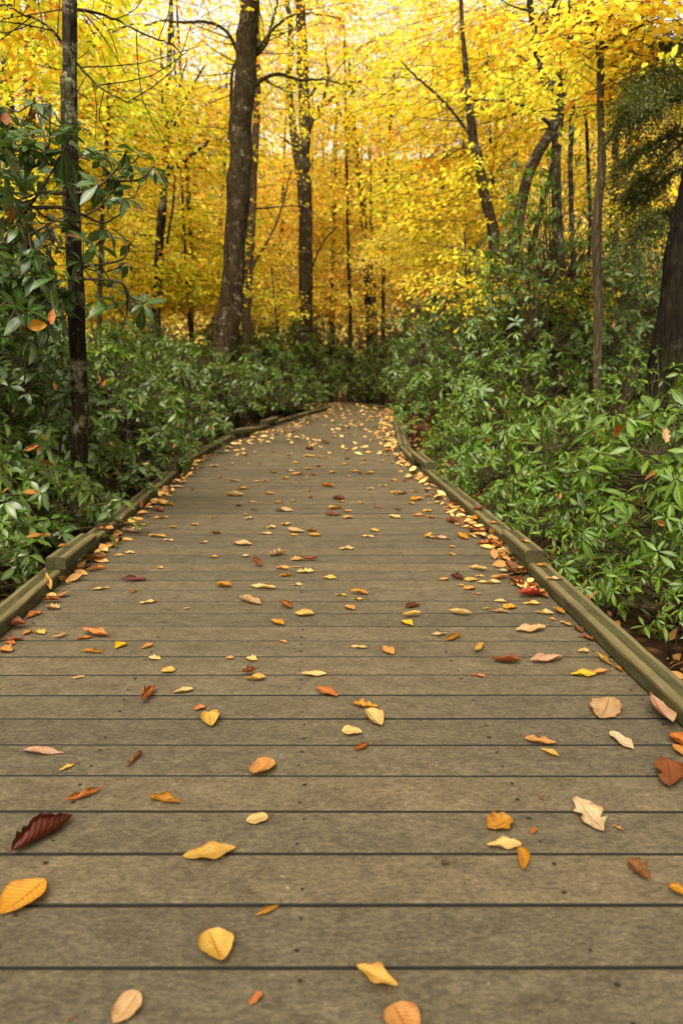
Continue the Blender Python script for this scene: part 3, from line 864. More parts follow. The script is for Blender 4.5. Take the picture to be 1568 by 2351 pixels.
# --- middle boards, left and centre
L_(Cc(1315, 292), Cc(1232, 302), .75, 'tan', 'oak', 1.2, .5, .4, 'tan crumpled leaf with a long stalk left of centre', lift=.006)
L_(Cc(1198, 352), Cc(1150, 340), .9, 'rust', 'oval', 1.7, .6, 0, 'dark rust leaf folded and standing up near the centre', lift=.01, tilt=(.5, 0))
L_(Cc(1462, 318), Cc(1385, 326), .42, 'red', 'oval', 1.0, .4, 0, 'slender red leaf near the centre', lift=.01)
L_(Cc(1395, 318), Cc(1333, 322), .75, 'ora', 'oak', .7, .3, 0, 'light orange lobed leaf beside the slender red leaf')
L_(Cc(1330, 362), Cc(1266, 358), .7, 'ora', 'oval', .8, .3, 0, 'light orange leaf, left of a rolled tan leaf')
L_(Cc(1388, 354), Cc(1324, 356), .4, 'tan', 'oval', 2.2, .2, 0, 'rolled tan leaf below the slender red leaf')
L_(Cc(1446, 374), Cc(1362, 376), .6, 'pale', 'oak', .6, .3, 0, 'pale yellow wavy leaf below a rolled tan leaf')
L_(Cc(1340, 392), Cc(1284, 396), .7, 'gold', 'frag', 1.0, .3, 0, 'squarish golden leaf, lowest of the central cluster')
L_(Cc(1546, 404), Cc(1480, 402), .65, 'yel', 'oval', .6, .2, 0, 'yellow oval leaf just left of centre')
L_(Cc(1392, 434), Cc(1338, 436), .5, 'pale', 'oval', .6, .2, 0, 'small pale leaf below the squarish golden leaf')
L_(Cc(1265, 456), Cc(1148, 440), .42, 'pale', 'oval', .7, .3, .1, 'long pale yellow leaf with brown tip left of centre')
L_(Cc(1066, 446), Cc(984, 440), .7, 'gold', 'oval', 1.0, .5, .1, 'golden arched leaf left of a long pale leaf', lift=.008)
L_(Cc(1220, 535), Cc(1078, 492), .55, 'tan', 'scal', 1.3, .3, .12, 'large tan brown leaf with rolled sides left of centre', lift=.004)
L_(Cc(1342, 545), Cc(1288, 525), .8, 'org', 'frag', 1.5, .6, 0, 'deep orange crumpled leaf right of the large tan brown leaf', lift=.006)
L_(Cc(1444, 574), Cc(1348, 568), .72, 'yel', 'oval', .8, .4, .1, 'broad yellow leaf with upturned rim left of centre')
L_(Cc(1304, 622), Cc(1248, 598), .6, 'gold', 'oval', .8, .3, 0, 'small golden leaf below the large tan brown leaf')
L_(Cc(1322, 702), Cc(1286, 694), .5, 'ora', 'frag', 1.2, .3, 0, 'tiny curled light orange leaf alone left of centre')
L_(Cc(692, 416), Cc(538, 420), .4, 'drk', 'scal', 2.0, .3, .12, 'long dark brown rolled leaf on the left half', lift=.006)
L_(Cc(510, 450), Cc(420, 456), .35, 'pale', 'oval', .6, .2, .15, 'narrow pale leaf left of the dark rolled leaf')
L_(Cc(638, 460), Cc(588, 476), .4, 'ora', 'long', 1.5, 1.2, 0, 'small light orange leaf curled like an S')
L_(Cc(732, 510), Cc(638, 520), .4, 'pale', 'scal', .6, .3, .1, 'slender pale leaf with wavy edge on the left half')
L_(Cc(874, 540), Cc(848, 545), .7, 'ora', 'frag', .5, .1, 0, 'tiny light orange leaf scrap in the left half')
L_(Cc(498, 684), Cc(380, 650), .42, 'salm', 'oval', .9, .6, 0, 'bright salmon leaf arched over a brown one at the left', lift=.008)
L_(Cc(430, 678), Cc(345, 686), .4, 'org', 'oval', .9, .3, 0, 'deep orange leaf under the bright salmon leaf')
L_(Cc(318, 664), Cc(232, 692), .5, 'tan', 'oval', 2.0, .6, .1, 'tan leaf rolled with a knob at one end, left side', lift=.006)
L_(Cc(576, 702), Cc(528, 732), .75, 'byel', 'oval', .8, .3, .1, 'small bright yellow leaf on the left half')
L_(Cc(710, 712), Cc(646, 730), .62, 'ora', 'oval', 1.0, .5, .1, 'light orange leaf right of a small bright yellow one')
L_(Cc(478, 746), Cc(363, 746), .42, 'gold', 'oval', 2.0, .3, .05, 'golden and dark rolled leaf on the left', lift=.005)
L_(Cc(742, 776), Cc(680, 774), .6, 'pale', 'frag', .8, .3, 0, 'small pale leaf with crumpled edge below a light orange one')
L_(Cc(1076, 772), Cc(1034, 774), .8, 'ora', 'round', .6, .2, 0, 'small round light orange leaf left of a notched pale leaf')
L_(Cc(1182, 784), Cc(1126, 774), .8, 'pale', 'oak', .8, .3, .1, 'pale notched leaf above a brown crumpled pair')
L_(Cc(806, 828), Cc(738, 836), .85, 'yel', 'round', .6, .4, .1, 'yellow heart shaped leaf on the left half')
L_(Cc(1180, 842), Cc(1104, 846), .75, 'rust', 'oak', 1.5, .7, .1, 'rust crumpled leaf standing over a yellow one near centre', lift=.01)
L_(Cc(1222, 872), Cc(1118, 874), .6, 'yel', 'oval', 1.0, .6, 0, 'yellow leaf with orange curled tip under the rust one', lift=.006)
L_(Cc(1500, 846), Cc(1384, 848), .42, 'pale', 'scal', .6, .3, .05, 'long pale yellow toothed leaf at the centre')
L_(Cc(396, 856), Cc(328, 868), .4, 'pale', 'long', 1.8, .2, 0, 'small pale rolled leaf alone at the left')
L_(Cc(890, 918), Cc(794, 934), .55, 'pale', 'scal', .7, .3, .1, 'pale yellow toothed leaf beside a dark orange curled leaf')
L_(Cc(722, 912), Cc(640, 990), .5, 'org', 'oak', 1.9, .5, .6, 'deep orange curled leaf with long stalk, left half', lift=.008)
L_(Cc(945, 998), Cc(892, 1008), .9, 'salm', 'round', .5, .2, .05, 'small round salmon leaf above a pale folded one')
L_(Cc(958, 1028), Cc(976, 1092), .85, 'yel', 'round', .9, .4, 0, 'yellow folded leaf below the small round salmon leaf')
L_(Cc(1452, 918), Cc(1552, 956), .5, 'org', 'oval', .8, .4, .05, 'deep orange oval leaf at the centre', lift=.006)
L_(Cc(285, 512), Cc(192, 518), .6, 'rust', 'oak', 1.2, .5, .1, 'rust leaf with dark stem against the near left rail', lift=.012)
L_(Cc(278, 548), Cc(205, 540), .7, 'tan', 'oak', .9, .4, 0, 'tan lobed leaf below the rust one at the left rail', lift=.006)
L_(Cc(240, 492), Cc(198, 448), .45, 'yel', 'oval', 1.4, .6, 0, 'yellow curled leaf standing up against the near left rail', lift=.03, tilt=(.5, .2))
L_(Cc(192, 560), Cc(124, 592), .6, 'salm', 'oval', .8, .3, 0, 'flat salmon leaf near the left rail')
L_(Cc(122, 640), Cc(28, 632), .75, 'rust', 'oval', 1.0, .5, 0, 'rust leaf on top of the pile at the left edge', lift=.02)
L_(Cc(158, 650), Cc(102, 668), .7, 'ora', 'oval', .8, .3, 0, 'light orange leaf between the left pile and a yellow one', lift=.006)
L_(Cc(208, 664), Cc(162, 652), .8, 'yel', 'oak', .9, .4, 0, 'yellow lobed leaf at the right end of the left pile')
L_(Cc(112, 688), Cc(22, 684), .4, 'rust', 'oval', .9, .3, 0, 'rust leaf at the bottom of the left edge pile')
L_(Cc(72, 708), Cc(24, 700), .7, 'org', 'oval', .8, .3, 0, 'deep orange leaf below the left edge pile')
L_(Cc(62, 744), Cc(-10, 728), .7, 'ora', 'oak', .7, .3, 0, 'light orange leaf cut by the left edge below the pile')
L_(Cc(10, 908), Cc(-20, 908), .6, 'org', 'oval', .7, .3, 0, 'deep orange leaf tip just inside the left edge')
L_(Cc(508, 322), Cc(356, 330), .62, 'brn', 'scal', 1.3, .4, .05, 'large brown scalloped leaf beside the left splice block', lift=.015)
L_(Cc(492, 360), Cc(398, 372), .55, 'ora', 'oval', 1.4, .3, 0, 'light orange rolled leaf below the large brown scalloped one', lift=.006)
L_(Cc(572, 296), Cc(520, 304), .5, 'yel', 'oval', .6, .2, 0, 'yellow leaf, left of a pair right of the left splice block')
L_(Cc(620, 288), Cc(570, 284), .5, 'pale', 'oval', .5, .2, 0, 'pale leaf, right of a pair right of the left splice block')
L_(Cc(527, 178), Cc(448, 178), .65, 'ora', 'oak', .7, .3, 0, 'light orange leaf lying on the second left rail', z=ZR)
L_(Cc(312, 252), Cc(268, 262), .7, 'ora', 'oval', 1.1, .4, 0, 'light orange leaf lying on top of the left splice block', z=ZS)
L_(Cc(568, 232), Cc(522, 224), .5, 'ora', 'oval', .9, .3, 0, 'light orange leaf at the foot of the second left rail')
L_(Cc(522, 248), Cc(484, 252), .7, 'gold', 'round', 1.0, .3, 0, 'golden leaf at the foot of the second left rail')
L_(Cc(662, 198), Cc(545, 188), .5, 'pink', 'oak', .9, .4, 0, 'large pinkish leaf with pointed tail near the second left rail', lift=.006)
L_(Cc(765, 216), Cc(683, 208), .5, 'yel', 'oval', .6, .2, 0, 'yellow oval leaf right of the large pinkish leaf')
L_(Cc(800, 230), Cc(745, 228), .35, 'tan', 'oval', .6, .2, 0, 'thin tan leaf touching a yellow oval leaf')
L_(Cc(686, 160), Cc(620, 160), .45, 'ora', 'oval', .6, .2, 0, 'light orange oval leaf beyond the large pinkish leaf')
L_(Cc(776, 128), Cc(698, 128), .4, 'ora', 'oval', .8, .2, 0, 'light orange leaf lying along the wider board joint, left')
L_(Cc(660, 118), Cc(628, 68), .6, 'org', 'oak', 1.2, .5, 0, 'deep orange leaf hanging over the second left rail', lift=.03, tilt=(.4, .2))
L_(Cc(762, 98), Cc(690, 88), .6, 'brn', 'oak', 1.1, .4, 0, 'brown crumpled leaf near the second left rail')
L_(Cc(725, 72), Cc(690, 48), .7, 'ora', 'oval', .9, .4, 0, 'light orange leaf behind a brown crumpled one, left side')
L_(Cc(804, 70), Cc(758, 64), .6, 'gold', 'oval', .8, .3, 0, 'golden leaf right of a light orange one, left side')

# compact list for boards farther off: crop, x, y, length (crop px), colour
FAR = [
 ('C', 795, 170, 42, 'gold'), ('C', 892, 160, 48, 'yel'), ('C', 994, 198, 48, 'brn'), ('C', 934, 241, 46, 'tan'), ('C', 1112, 248, 95, 'tan'), ('C', 1157, 262, 18, 'gold'),
 ('C', 1224, 199, 52, 'pale'), ('C', 1246, 173, 48, 'pale'), ('C', 1315, 157, 52, 'yel'), ('C', 1360, 190, 84, 'tan'), ('C', 1432, 188, 56, 'brn'), ('C', 1446, 209, 60, 'gold'), ('C', 1352, 207, 36, 'gold'),
 ('C', 980, 309, 54, 'yel'), ('C', 1128, 303, 36, 'tan'), ('C', 737, 358, 30, 'yel'), ('C', 970, 125, 34, 'ora'), ('C', 1130, 112, 32, 'gold'), ('C', 1146, 130, 50, 'tan'),
 ('C', 1305, 94, 100, 'tan'), ('C', 1280, 57, 54, 'gold'), ('C', 1348, 50, 36, 'pale'), ('C', 1168, 90, 36, 'brn'), ('C', 1097, 73, 28, 'drk'), ('C', 1078, 24, 80, 'pale'),
 ('C', 1540, 84, 70, 'yel'), ('C', 1530, 116, 80, 'brn'), ('C', 1160, 55, 38, 'ora'), ('D', 85, 57, 42, 'gold'), ('D', 163, 78, 34, 'org'), ('D', 258, 90, 40, 'brn'), ('D', 25, 98, 50, 'ora'), ('D', 30, 126, 55, 'ora'),
 ('D', 275, 18, 40, 'brn'), ('D', 260, 18, 40, 'yel'), ('D', 345, 44, 70, 'gold'), ('D', 320, 62, 36, 'ora'), ('D', 405, 62, 28, 'cream'), ('D', 440, 58, 40, 'pale'), ('D', 392, 96, 50, 'gold'), ('D', 500, 70, 55, 'org'), ('D', 520, 90, 60, 'rust'), ('D', 490, 95, 40, 'ora'), ('D', 530, 110, 55, 'tan'), ('D', 500, 50, 40, 'tan'),
 ('E', 355, 617, 95, 'pale'), ('E', 395, 580, 100, 'yel'), ('E', 350, 537, 55, 'tan'), ('E', 545, 607, 65, 'ora'), ('E', 765, 590, 35, 'ora'), ('E', 862, 566, 75, 'org'), ('E', 770, 628, 35, 'brn'), ('E', 925, 637, 75, 'drk'), ('E', 943, 652, 45, 'gold'),
 ('E', 1170, 563, 55, 'yel'), ('E', 1098, 580, 45, 'pale'), ('E', 1245, 605, 80, 'yel'), ('E', 1285, 604, 40, 'brn'), ('E', 1345, 594, 50, 'yel'), ('E', 1410, 585, 60, 'tan'), ('E', 1415, 620, 50, 'yel'),
 ('E', 475, 540, 45, 'tan'), ('E', 520, 535, 50, 'gold'), ('E', 630, 522, 50, 'yel'), ('E', 745, 521, 25, 'pale'), ('E', 685, 550, 30, 'ora'), ('E', 785, 503, 40, 'org'), ('E', 700, 498, 70, 'ora'), ('E', 570, 490, 50, 'gold'), ('E', 660, 481, 50, 'pale'), ('E', 760, 471, 40, 'gold'), ('E', 815, 458, 30, 'drk'),
 ('E', 895, 490, 50, 'yel'), ('E', 1010, 485, 60, 'yel'), ('E', 1045, 495, 30, 'drk'), ('E', 1097, 495, 60, 'yel'), ('E', 980, 510, 25, 'pale'), ('E', 1230, 535, 50, 'gold'), ('E', 1290, 538, 40, 'org'), ('E', 1310, 522, 70, 'tan'), ('E', 1340, 495, 50, 'yel'), ('E', 1280, 440, 50, 'org'),
 ('E', 1165, 428, 40, 'yel'), ('E', 1215, 438, 40, 'gold'), ('E', 1065, 440, 40, 'pale'), ('E', 1062, 420, 40, 'pale'), ('E', 970, 413, 35, 'brn'), ('E', 960, 445, 40, 'yel'), ('E', 910, 425, 30, 'pale'), ('E', 860, 410, 40, 'gold'), ('E', 765, 400, 60, 'yel'), ('E', 825, 405, 40, 'pale'), ('E', 690, 438, 45, 'yel'), ('E', 655, 410, 25, 'brn'),
 ('E', 655, 392, 40, 'pale'), ('E', 570, 372, 30, 'gold'), ('E', 410, 395, 35, 'brn'), ('E', 330, 417, 25, 'gold'), ('E', 490, 443, 30, 'brn'), ('E', 425, 440, 25, 'pale'), ('E', 335, 440, 30, 'tan'), ('E', 240, 455, 60, 'tan'), ('E', 300, 470, 35, 'ora'), ('E', 275, 520, 40, 'gold'), ('E', 115, 512, 50, 'pale'), ('E', 115, 585, 40, 'ora'), ('E', 40, 570, 70, 'cream'), ('E', 75, 545, 50, 'pale'),
 ('E', 45, 470, 84, 'rust'), ('E', 105, 485, 50, 'rust'), ('E', 235, 352, 85, 'rust'), ('E', 140, 425, 50, 'gold'), ('E', 325, 355, 80, 'tan'), ('E', 845, 325, 40, 'brn'), ('E', 765, 362, 50, 'drk'), ('E', 970, 362, 40, 'yel'), ('E', 1410, 540, 50, 'tan'), ('E', 1340, 475, 55, 'ora'), ('E', 1190, 395, 40, 'yel'), ('E', 1200, 370, 60, 'gold'),
]
CROP = {'C': Cc, 'D': Dc, 'E': CE}
for n_, (c_, x, y_, ln, col) in enumerate(FAR):
    f_ = CROP[c_]
    r_ = random.Random(n_ * 7 + 3)
    dy = r_.uniform(-.05, .05) * ln
    flip = r_.random() < .5
    b_, t_ = f_(x - ln / 2, y_ + dy), f_(x + ln / 2, y_ - dy)
    if flip: b_, t_ = t_, b_
    curl = col in ('brn', 'drk', 'rust', 'org')
    L_(b_, t_, r_.uniform(.45, .75), col, r_.choice(['oval', 'oval', 'round', 'scal', 'oak']), r_.uniform(1.0, 1.9) if curl else r_.uniform(.4, 1.1), r_.uniform(.2, .6), 0, None, low=True, lift=.004)

# leaves caught in the shrubs
def hang_leaf(px, py, Y, Lpx, ang, col, kind, wr, roll, desc):
    p = at(px, py, Y); Lg = Lpx * Y / F
    V, Fq, UV, _ = blade_mesh(kind, Lg, wr, roll, .5, len(LEAVES) * 7 + 1, .05, .3)
    o = obj('fallen_leaf', mesh_np('fallen_leaf', V - [0, Lg * .5, 0], Fq, UV, None, [M_FALL]))
    o.location = tuple(p); o.rotation_euler = (math.radians(62), ang, random.uniform(-.4, .4))
    o.color = (*(np.array(srgb(COLS[col])) * .5), 1)
    tag(o, desc, 'leaf', 'leaves caught in the shrubs')


hang_leaf(1414, 988, 3.42, 44, 2.5, 'org', 'oval', .62, .6, 'deep orange leaf caught upright in the right foreground rhododendron')
hang_leaf(1526, 1000, 3.4, 40, .3, 'tan', 'oak', .6, .8, 'tan crumpled leaf caught in the rhododendron at the right edge')
hang_leaf(1515, 1200, 2.75, 34, 2.2, 'ora', 'oval', .5, .9, 'light orange leaf hanging from a stem above the right litter')
hang_leaf(86, 748, 3.62, 46, 1.5, 'gold', 'oval', .6, .6, 'golden leaf lying sideways in the tall left rhododendron')
hang_leaf(121, 728, 3.62, 44, 0.2, 'org', 'oval', .42, .8, 'deep orange leaf hanging upright in the tall left rhododendron')
hang_leaf(15, 274, 3.6, 38, 0.1, 'rust', 'oval', .55, .7, 'rust leaf standing in the top of the tall left rhododendron')
hang_leaf(74, 1028, 3.05, 34, 1.2, 'org', 'oval', .4, 1.2, 'curled deep orange leaf caught in the low left shrubs')
hang_leaf(108, 1062, 3.0, 44, 2.2, 'brn', 'scal', .35, 1.6, 'rolled brown leaf caught in the low left shrubs')

# labels: the hand-written ones stand; the farther leaves say colour and row
bw_rows = {}


def ordinal(n):
    w = ['first', 'second', 'third', 'fourth', 'fifth', 'sixth', 'seventh', 'eighth', 'ninth', 'tenth', 'eleventh', 'twelfth']
    return w[n - 1] if n <= 12 else str(n) + 'th'


seam1 = gnd(784, 1190)[1]; seam2 = gnd(784, 1043)[1]
auto = [r for r in LEAVES if r['desc'] is None]


def zone(r):
    yv = r['P'][1]
    if yv < seam1 - .9: a = 'well before the wide joint'
    elif yv < seam1: a = 'just before the wide joint'
    elif yv < seam1 + 1.0: a = 'just past the wide joint'
    elif yv < seam2 - 1.2: a = 'between the two joints'
    elif yv < seam2: a = 'just before the far joint'
    else: a = 'past the far joint'
    xl, xr = edge_l(yv), edge_r(yv)
    f = (r['P'][0] - xl) / (xr - xl)
    b = 'by the left rail' if f < .16 else 'left of centre' if f < .42 else 'at the centre' if f < .58 else 'right of centre' if f < .84 else 'by the right rail'
    return WORD[r['col']], b, a


zs = {}
for r in auto: zs.setdefault(zone(r), []).append(r)
for (w, b, a), rs in zs.items():
    rs.sort(key=lambda r: r['x'])
    for q, r in enumerate(rs):
        lead = ''
        if len(rs) == 2: lead = ('left one of two ', 'right one of two ')[q]
        elif len(rs) > 2: lead = ('leftmost of the ' if q == 0 else 'rightmost of the ' if q == len(rs) - 1 else ordinal(q + 1) + ' from left of the ')
        r['desc'] = (f'{lead}{w} leaves {b}, {a}' if lead else f'{w} leaf {b}, {a}')
for r in LEAVES: tag(r['o'], r['desc'], 'leaf', GROUP_LEAF)

# small twig bit and the far drift of leaves nobody could count
tw = Buf()
p0, p1 = gnd(*Bc(458, 604)), gnd(*Bc(494, 607))
tube(tw, smooth_path([p0 + [0, 0, .004], (p0 + p1) / 2 + [0, .001, .005], p1 + [0, 0, .004]], 5), [.003, .004, .0042, .004, .003], 6, .1)
tag(obj('twig', tw.mesh('twig', [M_TWIG])), 'short dark bit of twig on the near boards right of centre', 'twig')

ls = Buf()


def scatter(n, fx, fy, zoff, L0, L1, rlo=.3, rhi=1.0, tilt=.35):
    b = []; k_ = 0
    while len(b) < n and k_ < n * 30:
        k_ += 1
        y_ = fy(); x = fx(y_)
        if x is None: continue
        b.append((x, y_))
    b = np.array(b); m = len(b)
    an = rng.uniform(0, 6.28, m)
    D = np.stack([np.cos(an), np.sin(an), rng.normal(0, tilt * .6, m)], -1)
    N = np.stack([rng.normal(0, tilt, m), rng.normal(0, tilt, m), np.ones(m)], -1)
    L = rng.uniform(L0, L1, m)
    z = zoff(b[:, 0], b[:, 1])
    base = np.stack([b[:, 0], b[:, 1], z], -1) - D * (L / 2)[:, None]
    base[:, 2] = z + np.maximum(0, -D[:, 2]) * L * .5
    return base, D, N, L, rng.uniform(rlo, rhi, m)


def far_x(y_):
    xl, xr = edge_l(y_), edge_r(y_)
    q = random.random()
    if q < .34: return xr - abs(random.gauss(0, .10)) - .02
    if q < .50: return xl + abs(random.gauss(0, .14)) + .02
    return random.uniform(xl + .05, xr - .05)


PROF_O = [.06, .8, 1.0, .7, .05]
bs, D, N, L, rn = scatter(540, far_x, lambda: random.uniform(7.4, 14.2), lambda x, y: .006 + 0 * x, .05, .10, .62, 1.0, .15)
leaf_batch(ls, bs, D, N, L, L * .27, rng.uniform(-.6, .4, len(L)), rng.uniform(.1, .5, len(L)), PROF_O, rn)
bs, D, N, L, rn = scatter(180, lambda y: edge_r(y) - abs(random.gauss(0, .05)) - .015, lambda: random.uniform(2.9, 7.5), lambda x, y: .006 + 0 * x, .05, .09, .3, .95, .4)
leaf_batch(ls, bs, D, N, L, L * .27, rng.uniform(-.6, .6, len(L)), rng.uniform(.1, .5, len(L)), PROF_O, rn)
bs, D, N, L, rn = scatter(120, lambda y: edge_l(y) + abs(random.gauss(0, .05)) + .015, lambda: random.uniform(2.9, 7.5), lambda x, y: .006 + 0 * x, .05, .09, .3, .95, .4)
leaf_batch(ls, bs, D, N, L, L * .27, rng.uniform(-.6, .6, len(L)), rng.uniform(.1, .5, len(L)), PROF_O, rn)
bs, D, N, L, rn = scatter(120, lambda y: max(edge_l(y), -1.5) + random.random() * (edge_r(y) - max(edge_l(y), -1.5)), lambda: random.uniform(14.2, 15.4), lambda x, y: .006 + 0 * x, .06, .1, .4, .9, .3)
leaf_batch(ls, bs, D, N, L, L * .27, rng.uniform(-.6, .6, len(L)), rng.uniform(.1, .5, len(L)), PROF_O, rn)
tag(obj('leaf_drift', ls.mesh('leaf_drift', [M_LITTER])), 'drift of small orange and yellow leaves along the rails and far boards', 'fallen leaves', kind='stuff')

lg = Buf()


def lit_x(y_):
    s = random.choice((-1, 1))
    e = edge_r(y_) + .12 if s > 0 else edge_l(y_) - .12
    if y_ > 13.5: return random.uniform(-6, 6)
    return e + s * abs(random.gauss(0, 1.3))


bs, D, N, L, rn = scatter(11000, lit_x, lambda: random.uniform(.3, 20), lambda x, y: ground_z(x, y) + .01, .04, .10, 0, .84, .5)
leaf_batch(lg, bs, D, N, L, L * .27, rng.uniform(-.8, .6, len(L)), rng.uniform(.1, .6, len(L)), PROF_O, rn)
tag(obj('leaf_litter', lg.mesh('leaf_litter', [M_LITTER])), 'brown and orange leaf litter covering the ground under the shrubs', 'leaf litter', kind='stuff')

# ------------------------------------------------------------------ rhododendrons
PROF_R = [.10, .55, .93, 1.0, .62, .05]
PROF_R2 = [.10, .85, .90, .05]


def rosettes(buf, C, axis, nl, L, prof, droop=(-.15, .75), wr=.17, bendr=(.2, .9), rl=(0, .96)):
    """Whorls of long leaves round each shoot end C (k,3), shoot direction axis (k,3)."""
    k = len(C)
    axis = norm(axis)
    ref = np.tile(np.array([[.2, .97, .1]]), (k, 1))
    A1 = norm(np.cross(axis, ref)); B1 = np.cross(axis, A1)
    idx = np.repeat(np.arange(k), nl)
    n = len(idx)
    j = np.concatenate([np.arange(m) for m in nl])
    ph = rng.uniform(0, 6.28, k)[idx] + j * 2.4 + rng.normal(0, .15, n)
    out = A1[idx] * np.cos(ph)[:, None] + B1[idx] * np.sin(ph)[:, None]
    dr = rng.uniform(droop[0], droop[1], k)[idx] + rng.normal(0, .34, n)
    frac = j / np.maximum(nl[idx], 1)
    D = out * np.cos(dr)[:, None] - axis[idx] * np.sin(dr)[:, None]
    D = D + axis[idx] * (.55 * frac)[:, None]
    N = axis[idx] * np.cos(dr)[:, None] + out * np.sin(dr)[:, None] + rng.normal(0, .12, (n, 3))
    LL = L * rng.uniform(.55, 1.12, n) * rng.uniform(.7, 1.12, k)[idx] * (1.05 - .45 * frac)
    base = C[idx] + out * .008 - axis[idx] * (rng.uniform(0, .035, n) * (1 - frac))[:, None]
    rnd = np.clip(rng.uniform(rl[0], rl[1], n) * .6 + rng.uniform(rl[0], rl[1], k)[idx] * .4, 0, .96)
    dead = rng.random(n) < .014
    rnd = np.where(dead, .99, rnd)
    leaf_batch(buf, base, D, N, LL, LL * wr * rng.uniform(.85, 1.2, n), rng.uniform(*bendr, n), rng.uniform(.05, .45, n), prof, rnd)


def shrub_meshes(seed, h, r, nros, L, prof, mat, base_z=GZ, open_=.25, nstem=7, droop=(-.15, .75), wr=.17, nleaf=(6, 10), flat=.55):
    """Foliage and stems of one rhododendron with its foot at the origin (z=0 there)."""
    global rng
    keep = rng; rng = np.random.default_rng(seed)
    H = h
    fol, st = Buf(), Buf()
    # shoot ends through a lumpy dome
    th = rng.uniform(0, 2 * PI, nros)
    rad = np.sqrt(rng.random(nros))
    lump = 1 + .18 * np.sin(3 * th + rng.uniform(0, 6)) + .12 * np.sin(5 * th + rng.uniform(0, 6))
    x = r * rad * np.cos(th) * lump; yv = r * rad * np.sin(th) * lump
    top = H * (1 - flat * rad ** 2.2) * (1 + .10 * np.sin(x * 5 / r + 1) * np.cos(yv * 5 / r))
    depth = rng.random(nros) ** 1.6
    low = H * .22
    z = top - (top - low) * depth * (1 - open_)
    z = np.maximum(z, .12)
    C = np.stack([x, yv, z], -1)
    ax = np.stack([x / r * .8, yv / r * .8, np.full(nros, 1.1)], -1) + rng.normal(0, .45, (nros, 3))
    nl = rng.integers(nleaf[0], nleaf[1] + 1, nros)
    rosettes(fol, C, ax, nl, L, prof, droop, wr)
    # stems
    ends = []
    for s in range(nstem):
        a = 2 * PI * s / nstem + rng.uniform(-.4, .4)
        rr = r * rng.uniform(.25, .6)
        e = np.array([math.cos(a) * rr, math.sin(a) * rr, H * rng.uniform(.45, .65)])
        b = np.array([math.cos(a) * .06, math.sin(a) * .06, -.02])
        m = b * .4 + e * .6 + rng.normal(0, .06, 3) - [0, 0, H * .12]
        P = smooth_path([b, m, e], 9)
        tube(st, P, np.linspace(.014, .007, 9) * (H / 1.2) ** .5, 5, .06, rng.random())
        ends.append(P)
    allp = np.concatenate([p[2:] for p in ends])
    for c, a_ in zip(C, norm(ax)):
        d2 = ((allp - c) ** 2).sum(1) + 2.5 * np.maximum(0, allp[:, 2] - c[2] + .03) ** 2
        q = allp[np.argmin(d2)]
        m = (q + c) / 2 - a_ * .05 + rng.normal(0, .03, 3)
        P = smooth_path([q, m, c], 5)
        tube(st, P, np.linspace(.0055, .0032, 5), 4, 0, rng.random())
    out = fol.mesh('foliage', [mat]), st.mesh('stem', [M_STEM], True)
    rng = keep
    return out


VAR = {
    'near_left': shrub_meshes(101, .95, .60, 78, .135, PROF_R, M_RHODO, wr=.19, droop=(-.2, .9), nstem=5),
    'near_right': shrub_meshes(102, 1.15, .80, 130, .155, PROF_R, M_RHODO_B, wr=.145, droop=(-.05, 1.05), open_=.45, nstem=7, nleaf=(5, 9)),
    'open_right': shrub_meshes(112, .95, .55, 44, .14, PROF_R, M_RHODO_B, wr=.145, droop=(0, 1.05), open_=.15, nstem=6, nleaf=(5, 9)),
    'hedge_a': shrub_meshes(103, 1.35, .88, 250, .125, PROF_R2, M_RHODO, wr=.20, droop=(-.1, .8)),
    'hedge_b': shrub_meshes(104, 1.62, .98, 290, .125, PROF_R2, M_RHODO, wr=.19, droop=(-.2, .7)),
    'hedge_c': shrub_meshes(105, 1.55, 1.05, 300, .12, PROF_R2, M_RHODO, wr=.19, flat=.4),
    'right_a': shrub_meshes(106, 1.5, .95, 290, .125, PROF_R2, M_RHODO_B, wr=.17, droop=(-.2, .7), open_=.15),
    'right_b': shrub_meshes(107, 2.5, 1.2, 460, .125, PROF_R2, M_RHODO, wr=.17, droop=(-.1, .8), open_=.1, nstem=9),
    'tall': shrub_meshes(108, 3.7, 1.0, 340, .13, PROF_R2, M_RHODO_B, wr=.17, droop=(0, .9), open_=.15, nstem=8, flat=.4),
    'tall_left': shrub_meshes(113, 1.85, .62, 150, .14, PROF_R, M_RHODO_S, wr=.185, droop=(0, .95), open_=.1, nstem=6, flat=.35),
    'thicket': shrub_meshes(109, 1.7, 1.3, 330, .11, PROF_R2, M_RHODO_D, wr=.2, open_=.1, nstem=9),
}
USED = set()


def shrub(var, x, y, sc, label, group, rz=None, zs=None):
    fo, st = VAR[var]
    o = tag(empty('rhododendron', (x, y, float(ground_z(x, y)))), label, 'shrub', group)
    o.rotation_euler = (0, 0, random.uniform(0, 6.28) if rz is None else rz)
    s = sc if isinstance(sc, tuple) else (sc, sc, sc)
    o.scale = s
    obj('foliage', fo, o); obj('stem', st, o)
    return o


